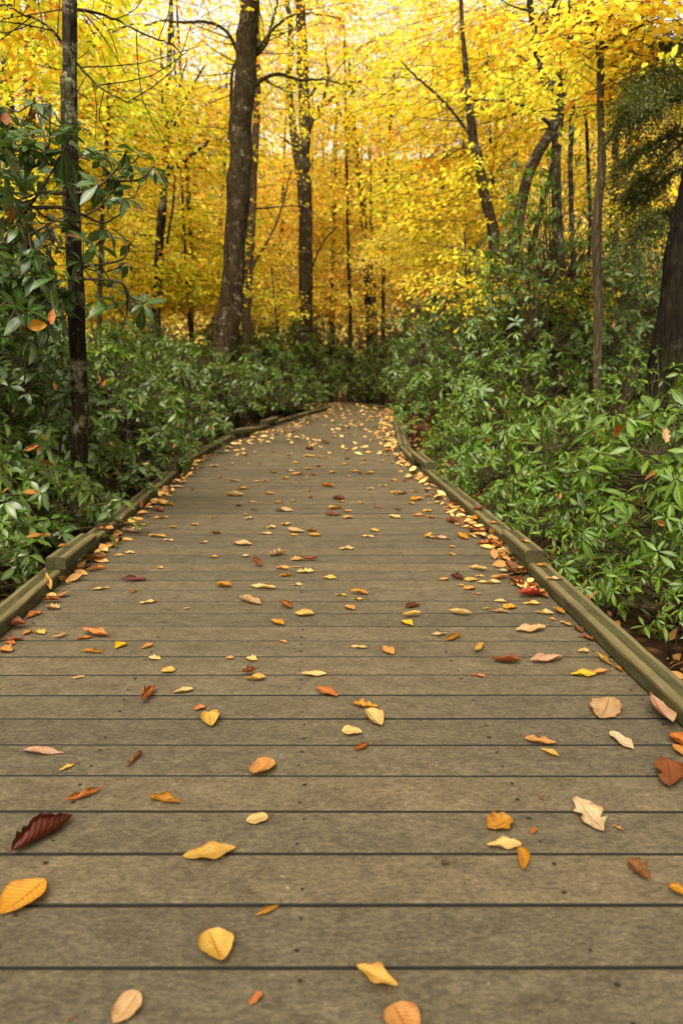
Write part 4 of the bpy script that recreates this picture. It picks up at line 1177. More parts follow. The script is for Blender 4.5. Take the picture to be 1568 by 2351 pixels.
GL, GR, GE = 'rhododendrons left of the boardwalk', 'rhododendrons right of the boardwalk', 'dark shrubs where the boardwalk bends'
for a_ in [
    ('near_left', -1.72, 2.95, .72, 'low rhododendron with drooping leaves at the foot of the near left rail'),
    ('near_left', -1.95, 3.75, 1.0, 'rhododendron with large drooping leaves behind the left splice block'),
    ('near_left', -2.35, 3.35, 1.1, 'dark rhododendron in the left corner behind the nearest left shrub'),
    ('near_left', -1.66, 4.0, .80, 'rhododendron covering the foot of the thin left trunk from the path side'),
    ('near_left', -1.62, 3.35, .62, 'small rhododendron whose leaves touch the left splice block'),
    ('near_left', -2.1, 2.6, .95, 'rhododendron cut by the left edge beside the near left rail'),
    ('near_left', -2.75, 3.9, 1.25, 'rhododendron at the left edge under the tall overhanging one'),
    ('near_left', -1.85, 4.25, .80, 'low rhododendron between the left splice block and the thin trunk'),
    ('near_left', -1.82, 5.25, .85, 'low rhododendron overhanging the second left rail in front of the taller row'),
    ('near_left', -1.75, 6.5, .75, 'small rhododendron right against the farther left splice block'),
    ('near_left', -1.98, 4.75, .92, 'rhododendron leaning over the second left rail'),
    ('hedge_a', -2.75, 4.6, 1.0, 'rhododendron growing around the foot of the thin left trunk'),
    ('hedge_b', -3.5, 5.6, 1.15, 'tall leafy rhododendron at the left edge, left of the thin trunk'),
    ('hedge_a', -2.12, 5.9, .92, 'low rhododendron beside the middle of the second left rail'),
    ('hedge_c', -3.0, 6.6, 1.0, 'rhododendron just right of the thin left trunk, second row from the rail'),
    ('hedge_a', -2.1, 7.1, .95, 'low rhododendron beside the farther left splice block'),
    ('hedge_b', -4.3, 7.6, 1.1, 'broad rhododendron in the back row of the left bank'),
    ('hedge_b', -2.9, 8.3, 1.0, 'rhododendron in front of the large leaning trunk'),
    ('hedge_a', -2.05, 8.4, .95, 'low rhododendron beside the third left rail'),
    ('hedge_c', -4.9, 9.9, 1.15, 'rhododendron under the yellow crown far back at the left'),
    ('hedge_b', -2.9, 10.4, 1.05, 'rhododendron behind the foot of the large leaning trunk'),
    ('hedge_c', -1.95, 9.9, .92, 'pale sheened rhododendron right of the large leaning trunk'),
    ('hedge_a', -1.5, 11.2, .98, 'small rhododendron where the left rail starts to curve'),
    ('hedge_c', -2.9, 11.8, 1.1, 'rhododendron behind the thin trunk beside the leaning one'),
    ('hedge_b', -1.3, 12.9, .92, 'rhododendron on the curve in front of the forked trunk'),
    ('tall_left', -2.08, 4.75, .92, 'upright dark rhododendron left of the thin trunk, leaves down to the bank'),
    ('tall_left', -2.5, 5.6, 1.0, 'tallest dark rhododendron at the left edge, rising behind the hanging branches'),
    ('right_b', -3.0, 5.1, .88, 'tall dark rhododendron at the left edge behind the overhanging branches'),
    ('right_a', -2.55, 6.4, 1.18, 'rhododendron rising just right of the thin left trunk'),
    ('right_b', -3.9, 7.4, .92, 'tall rhododendron filling the gap left of the thin left trunk'),
    ('right_b', -2.2, 16.2, .98, 'tall irregular rhododendron between the leaning and the forked trunk'),
    ('right_b', -.75, 19.0, .98, 'tall rhododendron just right of the forked trunk'),
    ('right_a', -2.1, 14.6, 1.3, 'taller rhododendron left of the forked trunk at the bend'),
    ('right_a', -1.2, 15.9, 1.3, 'rhododendron at the foot of the forked trunk'),
    ('right_b', -4.2, 15.5, .85, 'distant rhododendron behind the left bank'),
    ('hedge_a', -.98, 14.4, .85, 'rhododendron hiding the far end of the left rail'),
    ('hedge_b', -6.2, 10.5, 1.35, 'rhododendron mass at the far left under yellow leaves'),
]: shrub(*a_, GL)
for a_ in [
    ('open_right', 1.72, 2.55, .85, 'bright green rhododendron at the right edge beside the near rail'),
    ('near_right', 1.95, 4.1, 1.0, 'long leaved rhododendron behind the right splice block'),
    ('near_right', 2.55, 4.55, 1.1, 'light green rhododendron in front of the big right hand trunk'),
    ('near_right', 1.55, 5.3, .85, 'rhododendron with spreading leaf whorls beside the second right rail'),
    ('near_right', 2.2, 3.3, .95, 'sparse rhododendron with bare stems at the right edge above leaf litter'),
    ('near_right', 1.50, 4.55, .62, 'low rhododendron close to the second right rail, just past the splice block'),
    ('open_right', 1.38, 3.75, .62, 'small dark rhododendron directly behind the right splice block'),
    ('open_right', 1.75, 3.1, .75, 'sparse leafy shoots above orange litter beside the near right rail'),
    ('near_right', 3.3, 5.2, 1.1, 'rhododendron in front of the foot of the big ridged trunk'),
    ('right_a', 2.5, 6.1, .85, 'rhododendron at the foot of the slim tan trunk'),
    ('near_right', 1.42, 6.5, .82, 'low rhododendron beside the farther right splice block'),
    ('right_a', 3.5, 6.4, .95, 'rhododendron left of the big right hand trunk'),
    ('right_b', 2.0, 16.6, 1.1, 'tall rhododendron above the right end of the bend'),
    ('right_b', 2.5, 12.4, 1.22, 'tall irregular rhododendron under the dark leaning right hand trunk'),
    ('right_b', 3.7, 9.7, 1.12, 'tall rhododendron between the tan trunk and the big ridged trunk'),
    ('right_b', 2.05, 8.9, .95, 'tall rhododendron rising over the third right rail'),
    ('right_b', 1.62, 10.7, .86, 'upright rhododendron over the narrow far boardwalk on the right'),
    ('near_right', 1.42, 2.95, .44, 'small rhododendron over the litter beside the middle of the near right rail'),
    ('near_right', 1.30, 3.45, .42, 'small rhododendron below the right splice block'),
    ('near_right', 1.62, 3.3, .70, 'rhododendron with long dark leaves above the near right rail'),
    ('near_right', 1.12, 5.6, .48, 'small low rhododendron tucked against the second right rail'),
    ('near_right', 1.18, 4.75, .46, 'small rhododendron between the second right rail and taller shrubs'),
    ('near_right', 1.22, 4.1, .45, 'small rhododendron spilling towards the far end of the right splice block'),
    ('near_right', 1.12, 7.1, .55, 'small rhododendron touching the third right rail'),
    ('right_a', 1.75, 7.7, .90, 'rhododendron beside the curve of the third right rail'),
    ('right_b', 3.2, 8.0, .82, 'large rhododendron behind the slim tan trunk, below yellow sapling leaves'),
    ('right_a', 1.65, 9.3, .92, 'rhododendron bordering the narrow far boardwalk on the right'),
    ('right_b', 4.3, 8.3, .88, 'dense rhododendron behind the big right hand trunk'),
    ('right_b', 3.2, 10.8, 1.0, 'tall rhododendron under the leaning right hand trunks'),
    ('right_a', 1.75, 11.2, .98, 'rhododendron near the far right rail before the bend'),
    ('tall', 2.5, 9.2, .96, 'tall rhododendron with foliage high around the crossing trunks'),
    ('right_b', 4.6, 11.5, 1.25, 'wide rhododendron far back on the right, under the hillside'),
    ('right_b', 2.1, 13.6, .95, 'rhododendron to the right of the bend'),
    ('right_b', 3.4, 14.6, 1.25, 'distant tall rhododendron right of the bend'),
    ('right_b', 5.6, 9.6, 1.15, 'rhododendron by the right edge behind the conifer'),
    ('tall', 5.2, 13.5, .8, 'tall distant rhododendron between the slim right hand trunks'),
]: shrub(*a_, GR)
for a_ in [
    ('thicket', .05, 16.7, .80, 'dark low shrub closing the view at the left of the bend'),
    ('thicket', 1.15, 16.2, .80, 'dark shrub straight ahead at the bend of the boardwalk'),
    ('thicket', -.6, 19.2, 1.05, 'dark shrub behind the bend, left of the slim far trunk'),
    ('thicket', .7, 19.8, 1.1, 'dark shrub behind the slim far trunk'),
    ('thicket', 2.2, 18.2, 1.2, 'dark shrub at the right end of the thicket ahead'),
]: shrub(*a_, GE)


def CF(x, y): return (.2708 * x, 179.7 + .2708 * y)


# the tall rhododendron reaching in from the left edge
fol, st = Buf(), Buf()
ros = [(290, 190), (430, 215), (60, 430), (140, 390), (410, 470), (560, 440), (650, 385), (400, 610), (540, 620), (300, 745), (700, 650), (1070, 630), (1310, 745), (965, 955),
       (1000, 830), (1105, 725), (700, 840), (840, 900), (440, 1230), (240, 1330), (710, 1360), (915, 1285), (1095, 1400), (1085, 1560), (700, 1530), (1030, 1720), (990, 1900),
       (1220, 1905), (450, 1810), (250, 1860), (60, 960), (20, 1480), (140, 1700), (340, 1600), (230, 2060), (600, 1690), (480, 1650), (180, 560), (230, 480), (330, 660), (480, 720), (20, 600), (620, 720), (860, 700), (900, 640), (1190, 640), (1230, 800), (1060, 1020), (560, 880), (150, 880), (330, 840), (60, 1100), (180, 1240), (600, 1200), (820, 1400), (60, 1800), (340, 1850), (100, 2100), (620, 1800), (860, 1850), (1110, 1880), (930, 1760), (30, 240), (110, 620), (30, 760), (520, 1440), (120, 1920), (520, 1850)]
ctr, axs = [], []
ros += [(random.uniform(-60, 520), random.uniform(1400, 2250)) for _ in range(50)] + [(random.uniform(-80, 330), random.uniform(300, 1400)) for _ in range(15)]
for n_, (x, y_) in enumerate(ros):
    ctr.append(at(*CF(x, y_), 3.75 + .75 * random.random()))
    axs.append((random.uniform(.1, .6), random.uniform(-.5, .3), random.uniform(.5, 1.1)))
ctr = np.array(ctr)
rosettes(fol, ctr, np.array(axs), rng.integers(7, 11, len(ctr)), .15, PROF_R, (-.2, .8), .185, (.2, .8), (.1, .7))
brs = [[(-300, 1100), (0, 810), (300, 745), (410, 610), (430, 215)], [(-250, 1900), (0, 1430), (250, 1090), (380, 900), (540, 620), (650, 385)],
       [(240, 1095), (550, 1100), (720, 1165), (880, 1225), (1045, 1140)], [(330, 965), (740, 965), (965, 800), (1070, 630)], [(900, 870), (1180, 860), (1310, 745)],
       [(-200, 2100), (200, 1800), (460, 1720), (1010, 1725), (1080, 1950), (1020, 2180)], [(660, 1650), (720, 1560), (915, 1285)], [(700, 1600), (1030, 1540), (1095, 1400)],
       [(1080, 1850), (1220, 1905)], [(-200, 900), (60, 430)], [(410, 610), (290, 190)], [(720, 1165), (840, 1100), (965, 955)], [(60, 2100), (150, 1900), (250, 1330)], [(250, 1330), (440, 1230)], [(30, 2200), (230, 2060), (450, 1810)]]
BR = []
for b_ in brs:
    P = smooth_path([at(*CF(*p), 4.05 + random.uniform(-.15, .15)) for p in b_], 5 * len(b_))
    tube(st, P, np.linspace(.010 if len(b_) > 3 else .007, .004, len(P)), 6, .07, random.random())
    BR.append(P)
allp = np.concatenate(BR)
for c in ctr:
    q = allp[np.argmin(((allp - c) ** 2).sum(1))]
    tube(st, smooth_path([q, (q + c) / 2 - [0, 0, .04], c], 5), np.linspace(.005, .0035, 5), 4)
foot = np.array([-2.75, 4.0, float(ground_z(-2.75, 4.0))])
for b_ in (BR[0], BR[1], BR[5], BR[9], BR[12], BR[14]):
    tube(st, smooth_path([foot, (foot + b_[0]) / 2 + [-.12, 0, .1], b_[0]], 8), np.linspace(.024, .013, 8), 6, .06)
rh = tag(empty('rhododendron', tuple(foot)), 'tall rhododendron reaching across the thin left trunk at the left edge', 'shrub', GL)
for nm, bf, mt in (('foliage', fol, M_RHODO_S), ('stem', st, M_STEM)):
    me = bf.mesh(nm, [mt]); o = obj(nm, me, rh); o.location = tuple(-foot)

# ------------------------------------------------------------------ trees
PROF_B = [.06, .9, .85, .05]


def sprays(fol, tw, cen, n, rad, leafL, per, hub=None, near=False, tilt=.5):
    """Flat sprays of beech-like leaves hung through an ellipsoid; hub: where their twigs point back to."""
    c, rx, ry, rz = cen
    u = rng.normal(0, 1, (n, 3)); u = norm(u) * (rng.random((n, 1)) ** .42)
    C = np.asarray(c) + u * np.array([rx, ry, rz])
    gz = ground_z(C[:, 0], C[:, 1])
    C[:, 2] = np.maximum(C[:, 2], gz + .5)
    k = n * per
    idx = np.repeat(np.arange(n), per)
    R_ = rng.uniform(.6, 1.3, n) * rad
    ax = rng.uniform(0, 6.28, n)
    if hub is not None:
        dv = C - np.asarray(hub); ax = np.arctan2(dv[:, 1], dv[:, 0]) + rng.normal(0, .5, n)
    A1 = np.stack([np.cos(ax), np.sin(ax), rng.normal(-.12, .16, n)], -1)
    B1 = np.stack([-np.sin(ax), np.cos(ax), rng.normal(0, .18, n)], -1)
    s = rng.uniform(-1, 1, k); side = rng.choice([-1, 1], k)
    off = rng.uniform(0, .55, k) * side * (1 - .5 * np.abs(s))
    P = C[idx] + A1[idx] * (s * R_[idx])[:, None] + B1[idx] * (off * R_[idx])[:, None]
    P[:, 2] += rng.normal(0, .05, k) - .10 * (s * s) * R_[idx]
    D = A1[idx] * rng.uniform(.2, .9, k)[:, None] + B1[idx] * (side * rng.uniform(.4, 1, k))[:, None] + np.stack([np.zeros(k), np.zeros(k), rng.normal(-.25, .4, k)], -1)
    N = np.stack([rng.normal(0, tilt, k), rng.normal(-.12, tilt, k), np.ones(k)], -1)
    L = leafL * rng.uniform(.6, 1.2, k)
    rn = np.clip(rng.normal(.48, .27, n)[idx] + rng.normal(0, .18, k), 0, 1)
    if near:
        leaf_batch(fol, P, D, N, L, L * .27, rng.uniform(-.2, .6, k), rng.uniform(0, .4, k), PROF_B, rn)
    else:
        rhomb_batch(fol, P, D, N, L, L * .30, rn)
    if tw is not None:
        for q in range(n):
            a_, b_ = C[q] - A1[q] * R_[q] * 1.4, C[q] + A1[q] * R_[q]
            m_ = C[q] + np.array([0, 0, .05])
            tube(tw, [a_, m_, b_ - [0, 0, .08]], [.006, .004, .002], 3)


def crown_mesh(fol, tw):
    nf = sum(len(f) for f in fol.F)
    V = np.concatenate(fol.V + tw.V); Fq = np.concatenate(fol.F + [f + fol.n for f in tw.F])
    return mesh_np('crown', V, Fq, np.concatenate(fol.uv + tw.uv), np.concatenate(fol.r + tw.r), [M_AUT, M_TWIG],
                   np.concatenate([np.zeros(nf, int), np.ones(len(Fq) - nf, int)]))


def depth(p): return float(np.dot(np.asarray(p) - np.array([0, 0, CAMZ]), FWD))


def trunk_path(px, Y, base_px=None, top_h=10.0):
    """px: list of (x, y, width) in photo pixels from bottom to top at depth Y."""
    pts = []
    for (x, y_, w) in px:
        p = at(x, y_, Y); pts.append([*p, w * .5 * depth(p) / F])
    pts = np.array(pts)
    g = float(ground_z(pts[0, 0], Y))
    d0 = pts[0] - pts[1]
    if pts[0, 2] > g + .05:
        sl = d0[:2] / max(abs(d0[2]), .05) * .35
        hgt = pts[0, 2] - g
        foot = np.array([pts[0, 0] + np.clip(sl[0] * hgt, -.3, .3), pts[0, 1], g - .05, pts[0, 3] * 1.35])
        pts = np.vstack([foot, pts])
    if top_h and pts[-1, 2] < top_h:
        d = pts[-1] - pts[-2]; d[:3] /= max(d[2], .05)
        ad = top_h - pts[-1, 2]
        top = pts[-1].copy(); top[:3] += d[:3] * ad * np.array([.7, .7, 1]); top[3] = max(.015, pts[-1, 3] * .45)
        pts = np.vstack([pts, top])
    return pts


def tree(name, label, px, Y, bark, branches=(), crowns=(), color=(.8, .5, .03), leafL=.09, top_h=10, sides=12, near=None, group=None, rough=.06, cat='tree', per=30, rad=.5, forks=(), tilt=.5):
    P = trunk_path(px, Y, top_h=top_h)
    foot = P[0, :3].copy(); foot[2] += .05
    root = tag(empty(name, tuple(foot)), label, cat, group)
    tb = Buf()
    S = smooth_path(P, max(24, int((P[-1, 2] - P[0, 2]) / .16)))
    wob = np.cumsum(rng.normal(0, 1, (len(S), 2)), 0); wob -= np.linspace(0, 1, len(S))[:, None] * wob[-1]
    S[:, :2] += wob * S[:, 3:4] * .05
    S[:, 3] *= 1 + .05 * np.sin(np.arange(len(S)) * .9 + rng.uniform(0, 6)) * rng.random(len(S))
    tube(tb, S[:, :3], np.maximum(S[:, 3], .006), sides, rough)
    o = obj('trunk', tb.mesh('trunk', [bark]), root); o.location = tuple(-foot)
    for fk in list(forks) + list(branches):
        bb = Buf()
        pts = np.array([[*at(x, y_, Y + dy), w * .5 * depth(at(x, y_, Y)) / F] for (x, y_, w, dy) in [(q if len(q) == 4 else (*q, 0)) for q in fk]])
        S = smooth_path(pts, max(8, 6 * len(pts)))
        S[:, :3] += rng.normal(0, .008, (len(S), 3)) * np.linspace(0, 1, len(S))[:, None]
        tube(bb, S[:, :3], np.maximum(S[:, 3], .003), 7, .05)
        # side twigs
        for q in range(2, len(S) - 1, 2):
            if fk in forks and random.random() < .5: continue
            if random.random() < .65:
                dv = S[q + 1, :3] - S[q - 1, :3]; dv = dv / np.linalg.norm(dv)
                sd = np.array([dv[2], rng.normal(0, .6), -dv[0]]) * random.choice((-1, 1)) + dv * .7 + [0, 0, .25]
                ln = random.uniform(.25, .8)
                e = S[q, :3] + sd / np.linalg.norm(sd) * ln
                tube(bb, smooth_path([S[q, :3], (S[q, :3] + e) / 2 + rng.normal(0, .03, 3), e], 5), np.linspace(max(.004, S[q, 3] * .4), .0025, 5), 4)
        o = obj('branch', bb.mesh('branch', [bark]), root); o.location = tuple(-foot)
    if crowns:
        fol, tw = Buf(), Buf()
        for (x, y_, rx, ry, rz_m, n, *dy) in crowns:
            Yc = Y + (dy[0] if dy else 0)
            c = at(x, y_, Yc)
            hub = np.array([c[0] * .0 + foot[0], foot[1], c[2]])
            sprays(fol, tw, (c, rx * Yc / F, rz_m, ry * Yc / F), n, rad, leafL, per, hub, near if near is not None else Y < 9.5, tilt)
        cr = obj('crown', crown_mesh(fol, tw), root); cr.location = tuple(-foot); cr.color = (*color, 1)
    return root


LIME = (.86, .76, .05); YEL = (.96, .785, .055); GOLD = (.97, .755, .06); DULL = (.92, .75, .15); WARM = (.97, .71, .08)
GT = 'yellow leaved trees in the wood'
# named trunks of the photograph, left to right
tree('slim_tree', 'slim dark blotchy trunk standing straight at the left, behind rhododendron leaves',
     [(178, 1100, 40), (178, 930, 39), (170, 700, 38), (160, 480, 37), (156, 200, 37), (161, -20, 34)], 4.6, M_BARK_DARK,
     branches=[[(152, 110, 8), (110, 60, 6), (40, 25, 4), (-40, -10, 3)], [(170, 20, 8), (240, 35, 6), (330, 75, 4), (420, 120, 3)], [(172, 140, 6), (230, 200, 4), (300, 235, 3)]],
     crowns=[(40, 40, 230, 90, 1.0, 60, 1.9)], color=LIME, top_h=7, group=GT)
tree('leaning_tree', 'thick dark trunk leaning right with pale lichen, left of the boardwalk',
     [(508, 835, 64), (514, 780, 58), (524, 700, 54), (538, 560, 52), (546, 400, 51), (553, 300, 51), (564, 180, 49), (572, 60, 46), (578, -20, 43)], 11.2, M_BARK,
     forks=[[(586, 196, 12), (606, 180, 10), (640, 170, 8), (690, 184, 7), (740, 183, 5), (800, 196, 3)]],
     branches=[[(546, 118, 10), (520, 72, 8), (474, 50, 7), (420, 52, 6), (375, 47, 5), (330, 58, 4), (260, 44, 2.5)], [(550, 140, 10), (534, 165, 8), (530, 260, 7), (525, 320, 5)],
               [(585, 130, 9), (612, 100, 8), (622, 60, 6), (632, 30, 6), (640, -20, 4)], [(586, 120, 9), (640, 55, 6), (700, 30, 4), (784, 44, 3)]],
     crowns=[(560, -30, 300, 90, 2.0, 60)], color=GOLD, top_h=11, group=GT, sides=16, rough=.07)
tree('slim_tree', 'slim straight trunk close behind the thick leaning trunk',
     [(565, 850, 22), (566, 700, 21), (574, 560, 20), (583, 400, 18), (590, 240, 17), (592, 150, 14)], 14.2, M_BARK_TAN,
     branches=[[(578, 615, 8), (610, 560, 6), (640, 500, 5), (670, 390, 3)], [(580, 480, 6), (640, 475, 4), (700, 470, 3)]],
     crowns=[(610, 200, 170, 160, 1.5, 90)], color=YEL, top_h=7, group=GT)
tree('forked_tree', 'grey trunk forking high up, standing behind the bend of the left rail',
     [(706, 900, 36), (706, 780, 34), (705, 600, 33), (702, 430, 33), (698, 375, 34), (703, 280, 27), (697, 160, 26), (690, 60, 24), (688, -20, 22)], 17.2, M_BARK,
     forks=[[(690, 390, 24), (678, 330, 20), (668, 250, 17), (664, 170, 16), (668, 90, 13), (660, 0, 11)]],
     branches=[[(708, 300, 14), (722, 262, 11), (745, 235, 9), (790, 205, 7), (830, 185, 4)], [(740, 240, 6), (752, 180, 5), (748, 110, 3)], [(712, 225, 7), (730, 190, 5), (760, 165, 3)], [(705, 640, 5), (740, 560, 4), (775, 520, 3)]],
     crowns=[(750, 320, 220, 200, 2.0, 230, 2.4), (690, 520, 170, 120, 1.6, 130, 2.2)], color=GOLD, top_h=10, group=GT)
tree('slim_tree', 'slim dark trunk straight ahead beyond the bend of the boardwalk',
     [(850, 830, 19), (846, 700, 18), (838, 560, 16), (832, 450, 15), (820, 350, 12)], 20.5, M_BARK_DARK,
     forks=[[(850, 600, 9), (880, 620, 8), (920, 640, 7), (980, 690, 5)]],
     branches=[[(832, 440, 9), (810, 330, 8), (780, 260, 6), (770, 200, 4)]],
     crowns=[(890, 420, 200, 190, 2.0, 330, 2.4), (860, 600, 160, 90, 1.8, 120, 2.2)], color=YEL, top_h=8.5, group=GT)
tree('slim_tree', 'very thin pale trunk just right of the slim trunk straight ahead',
     [(866, 900, 12), (862, 800, 11), (856, 650, 10), (852, 500, 8)], 20.0, M_BARK_TAN, crowns=[(940, 560, 140, 110, 2, 120)], color=DULL, top_h=6, group=GT)
tree('slim_tree', 'dark trunk showing through yellow leaves between the thin and the leaning trunk',
     [(358, 720, 20), (364, 600, 20), (372, 480, 19), (378, 400, 15)], 13.0, M_BARK_DARK,
     forks=[[(380, 405, 12), (400, 385, 11), (430, 362, 10), (462, 340, 8), (480, 325, 5)]],
     branches=[[(384, 560, 6), (396, 480, 5), (402, 400, 4)], [(374, 240, 6), (372, 170, 5), (370, 100, 4)], [(400, 290, 6), (430, 220, 5), (470, 150, 4)], [(395, 280, 5), (412, 200, 4), (430, 130, 3)]],
     crowns=[(360, 330, 230, 130, 2.2, 260, 1.8), (430, 560, 190, 120, 2.0, 230, 1.8), (300, 640, 150, 80, 1.6, 90)], color=LIME, top_h=7.5, group=GT)
tree('slim_tree', 'dark leaning trunk among yellow leaves right of centre',
     [(1137, 620, 26), (1129, 510, 24), (1109, 425, 23), (1089, 325, 22), (1079, 250, 18), (1066, 110, 12), (1058, 0, 9)], 12.0, M_BARK,
     branches=[[(1086, 320, 7), (1050, 270, 7), (1010, 225, 6), (960, 180, 5), (920, 140, 3)], [(1110, 430, 6), (1150, 380, 4), (1190, 350, 3)], [(1095, 350, 6), (1060, 340, 4), (1010, 370, 3)]],
     crowns=[(1060, 210, 260, 180, 2.2, 310, 2.0), (1010, 480, 190, 130, 2.0, 230, 1.6)], color=YEL, top_h=8.5, group=GT)
tree('slim_tree', 'trunk slanting steeply to the right behind a green rhododendron',
     [(1165, 640, 28), (1184, 525, 27), (1204, 425, 26), (1234, 350, 25), (1262, 300, 22), (1290, 200, 16)], 11.4, M_BARK, crowns=[(1330, 120, 120, 120, 1.6, 80, 1.5)], color=YEL, top_h=8, group=GT)
tree('forked_tree', 'dark upright trunk with a second stem forking left near the top right',
     [(1280, 700, 25), (1279, 550, 24), (1276, 400, 23), (1277, 250, 23), (1271, 100, 22), (1272, -20, 20)], 10.4, M_BARK_DARK,
     forks=[[(1262, 210, 18), (1240, 150, 18), (1227, 75, 16), (1213, -10, 15)]],
     branches=[[(1279, 302, 10), (1242, 268, 9), (1207, 245, 7), (1151, 232, 6), (1100, 230, 5), (1055, 232, 3)], [(1287, 300, 6), (1300, 200, 6), (1304, 100, 6), (1308, -10, 5)], [(1230, 90, 7), (1255, 40, 6), (1268, -10, 5)]],
     crowns=[(1230, 160, 200, 120, 1.6, 150, 2.0), (1230, 190, 170, 60, 1.0, 24, -1.2)], color=YEL, top_h=8.5, group=GT)
tree('slim_tree', 'slim tan trunk forking near the top, rising from the right hand shrubs',
     [(1371, 960, 20), (1368, 850, 20), (1370, 700, 20), (1368, 500, 21), (1380, 380, 19), (1377, 260, 17), (1374, 100, 17), (1362, 50, 14), (1340, 0, 12), (1325, -40, 11)], 7.2, M_BARK_TAN,
     forks=[[(1376, 110, 12), (1378, 70, 11), (1400, 30, 10), (1440, -20, 8)]],
     branches=[[(1384, 120, 8), (1396, 100, 8), (1440, 75, 6), (1500, 45, 4)], [(1380, 230, 5), (1372, 150, 4), (1368, 120, 3)]],
     crowns=[(1430, 60, 150, 100, 1.3, 80), (1480, 210, 90, 60, 1.0, 22)], color=GOLD, top_h=5.5, group=GT)
for (lab, px, Yv, bk) in [
    ('thin dark trunk left of the slim tan trunk', [(1316, 700, 13), (1312, 500, 12), (1309, 330, 11), (1318, 150, 9)], 12.5, M_BARK_DARK),
    ('thin dark crooked stem between two right hand trunks', [(1352, 560, 9), (1350, 430, 9), (1346, 300, 8), (1340, 150, 6)], 13.5, M_BARK_DARK),
    ('thin grey trunk right of the slim tan trunk', [(1412, 620, 12), (1410, 480, 12), (1412, 380, 11), (1420, 200, 9)], 14.0, M_BARK),
    ('thin trunk leaning right behind the steeply slanting trunk', [(1210, 640, 14), (1228, 540, 13), (1246, 460, 12), (1275, 330, 9)], 13.0, M_BARK_DARK),
    ('thin stem left of the slanting trunk, behind green leaves', [(1140, 650, 9), (1138, 540, 9), (1130, 430, 8)], 14.5, M_BARK),
    ('thin grey trunk at the top left behind the thin dark trunk', [(106, 420, 12), (110, 300, 12), (118, 150, 11), (122, 0, 10)], 12.0, M_BARK),
    ('thick brown trunk at the left edge behind the rhododendron', [(12, 600, 40), (16, 420, 38), (18, 240, 34), (22, 0, 32)], 11.0, M_BARK),
    ('reddish brown trunk low at the left behind rhododendron leaves', [(48, 720, 34), (54, 600, 33), (62, 430, 30), (70, 250, 26)], 10.0, M_BARK_TAN),
    ('thin trunk right of the forked trunk, low among leaves', [(806, 800, 9), (804, 700, 9), (800, 560, 8)], 19.0, M_BARK),
    ('slim pale trunk left of the forked trunk in the far wood', [(640, 780, 10), (642, 640, 10), (650, 480, 9)], 20.0, M_BARK_TAN),
    ('thin dark trunk above the dark thicket, right of centre', [(1075, 640, 10), (1072, 520, 10), (1066, 400, 9)], 18.0, M_BARK_DARK),
    ('thin grey trunk near the right edge behind the conifer', [(1450, 620, 12), (1452, 480, 11), (1448, 300, 10)], 16.0, M_BARK),
]:
    tree('slim_tree', lab, px, Yv, bk, top_h=8.5, group=GT, sides=8)

# yellow understorey trees filling the wood
for (lab, px, Yv, bk, cr, colr) in [
    ('yellow green tree crown at the upper left behind the thin dark trunk', [(230, 800, 12), (236, 500, 11), (250, 200, 9)], 10.5, M_BARK, [(200, 230, 250, 180, 2.2, 250), (120, 420, 150, 120, 1.5, 110)], LIME),
    ('golden tree crown at the top between the thin and leaning trunks', [(440, 760, 12), (436, 500, 11), (420, 250, 9)], 15.0, M_BARK, [(400, 260, 260, 140, 2.6, 220)], WARM),
    ('orange tinted tree behind the leaning trunk', [(500, 760, 12), (505, 560, 11), (515, 380, 9)], 19.0, M_BARK_DARK, [(520, 500, 260, 170, 2.8, 420), (560, 690, 240, 80, 2.5, 260)], WARM),
    ('yellow tree far left behind rhododendron leaves', [(90, 780, 12), (90, 560, 11), (96, 380, 9)], 14.0, M_BARK, [(90, 520, 200, 190, 2.4, 330), (250, 690, 230, 70, 2.4, 200)], GOLD),
    ('golden tree between the forked trunk and the slim trunk ahead', [(760, 780, 10), (764, 600, 9), (770, 400, 8)], 21.0, M_BARK, [(760, 540, 220, 170, 3, 380), (800, 690, 180, 70, 3, 190)], WARM),
    ('bright yellow tree filling the top centre', [(880, 780, 10), (884, 500, 10), (900, 250, 9)], 19.0, M_BARK, [(880, 150, 280, 190, 3, 430)], GOLD),
    ('orange yellow tree top at the upper right of centre', [(1120, 700, 10), (1130, 450, 10), (1150, 200, 9)], 20.0, M_BARK, [(1140, 150, 260, 150, 3, 300), (1200, 360, 200, 130, 3, 180)], GOLD),
    ('tall golden tree closing the top centre far beyond the bend', [(800, 780, 10), (802, 500, 9), (800, 250, 8)], 27.0, M_BARK, [(800, 130, 330, 170, 4, 330), (560, 330, 200, 110, 4, 120)], GOLD),
    ('dull yellow low tree right of the bend', [(1000, 760, 10), (1000, 640, 9), (1010, 520, 8)], 17.0, M_BARK, [(1010, 590, 180, 90, 2.4, 220)], DULL),
    ('golden tree behind the slim tan trunk', [(1400, 700, 11), (1402, 500, 11), (1410, 250, 9)], 15.0, M_BARK, [(1420, 260, 220, 190, 2.4, 210), (1380, 480, 160, 90, 2, 60)], GOLD),
    ('orange tree at the top left corner', [(150, 700, 11), (156, 480, 11), (160, 200, 9)], 18.0, M_BARK, [(170, 150, 300, 160, 3, 210)], WARM),
    ('lime yellow low branches left of the leaning trunk', [(440, 860, 8), (436, 760, 8), (430, 660, 7)], 14.0, M_BARK, [(430, 655, 150, 60, 1.5, 110)], LIME),
]:
    tree('beech_tree', lab, px, Yv, bk, crowns=cr, color=colr, top_h=7.5, group=GT, sides=7)

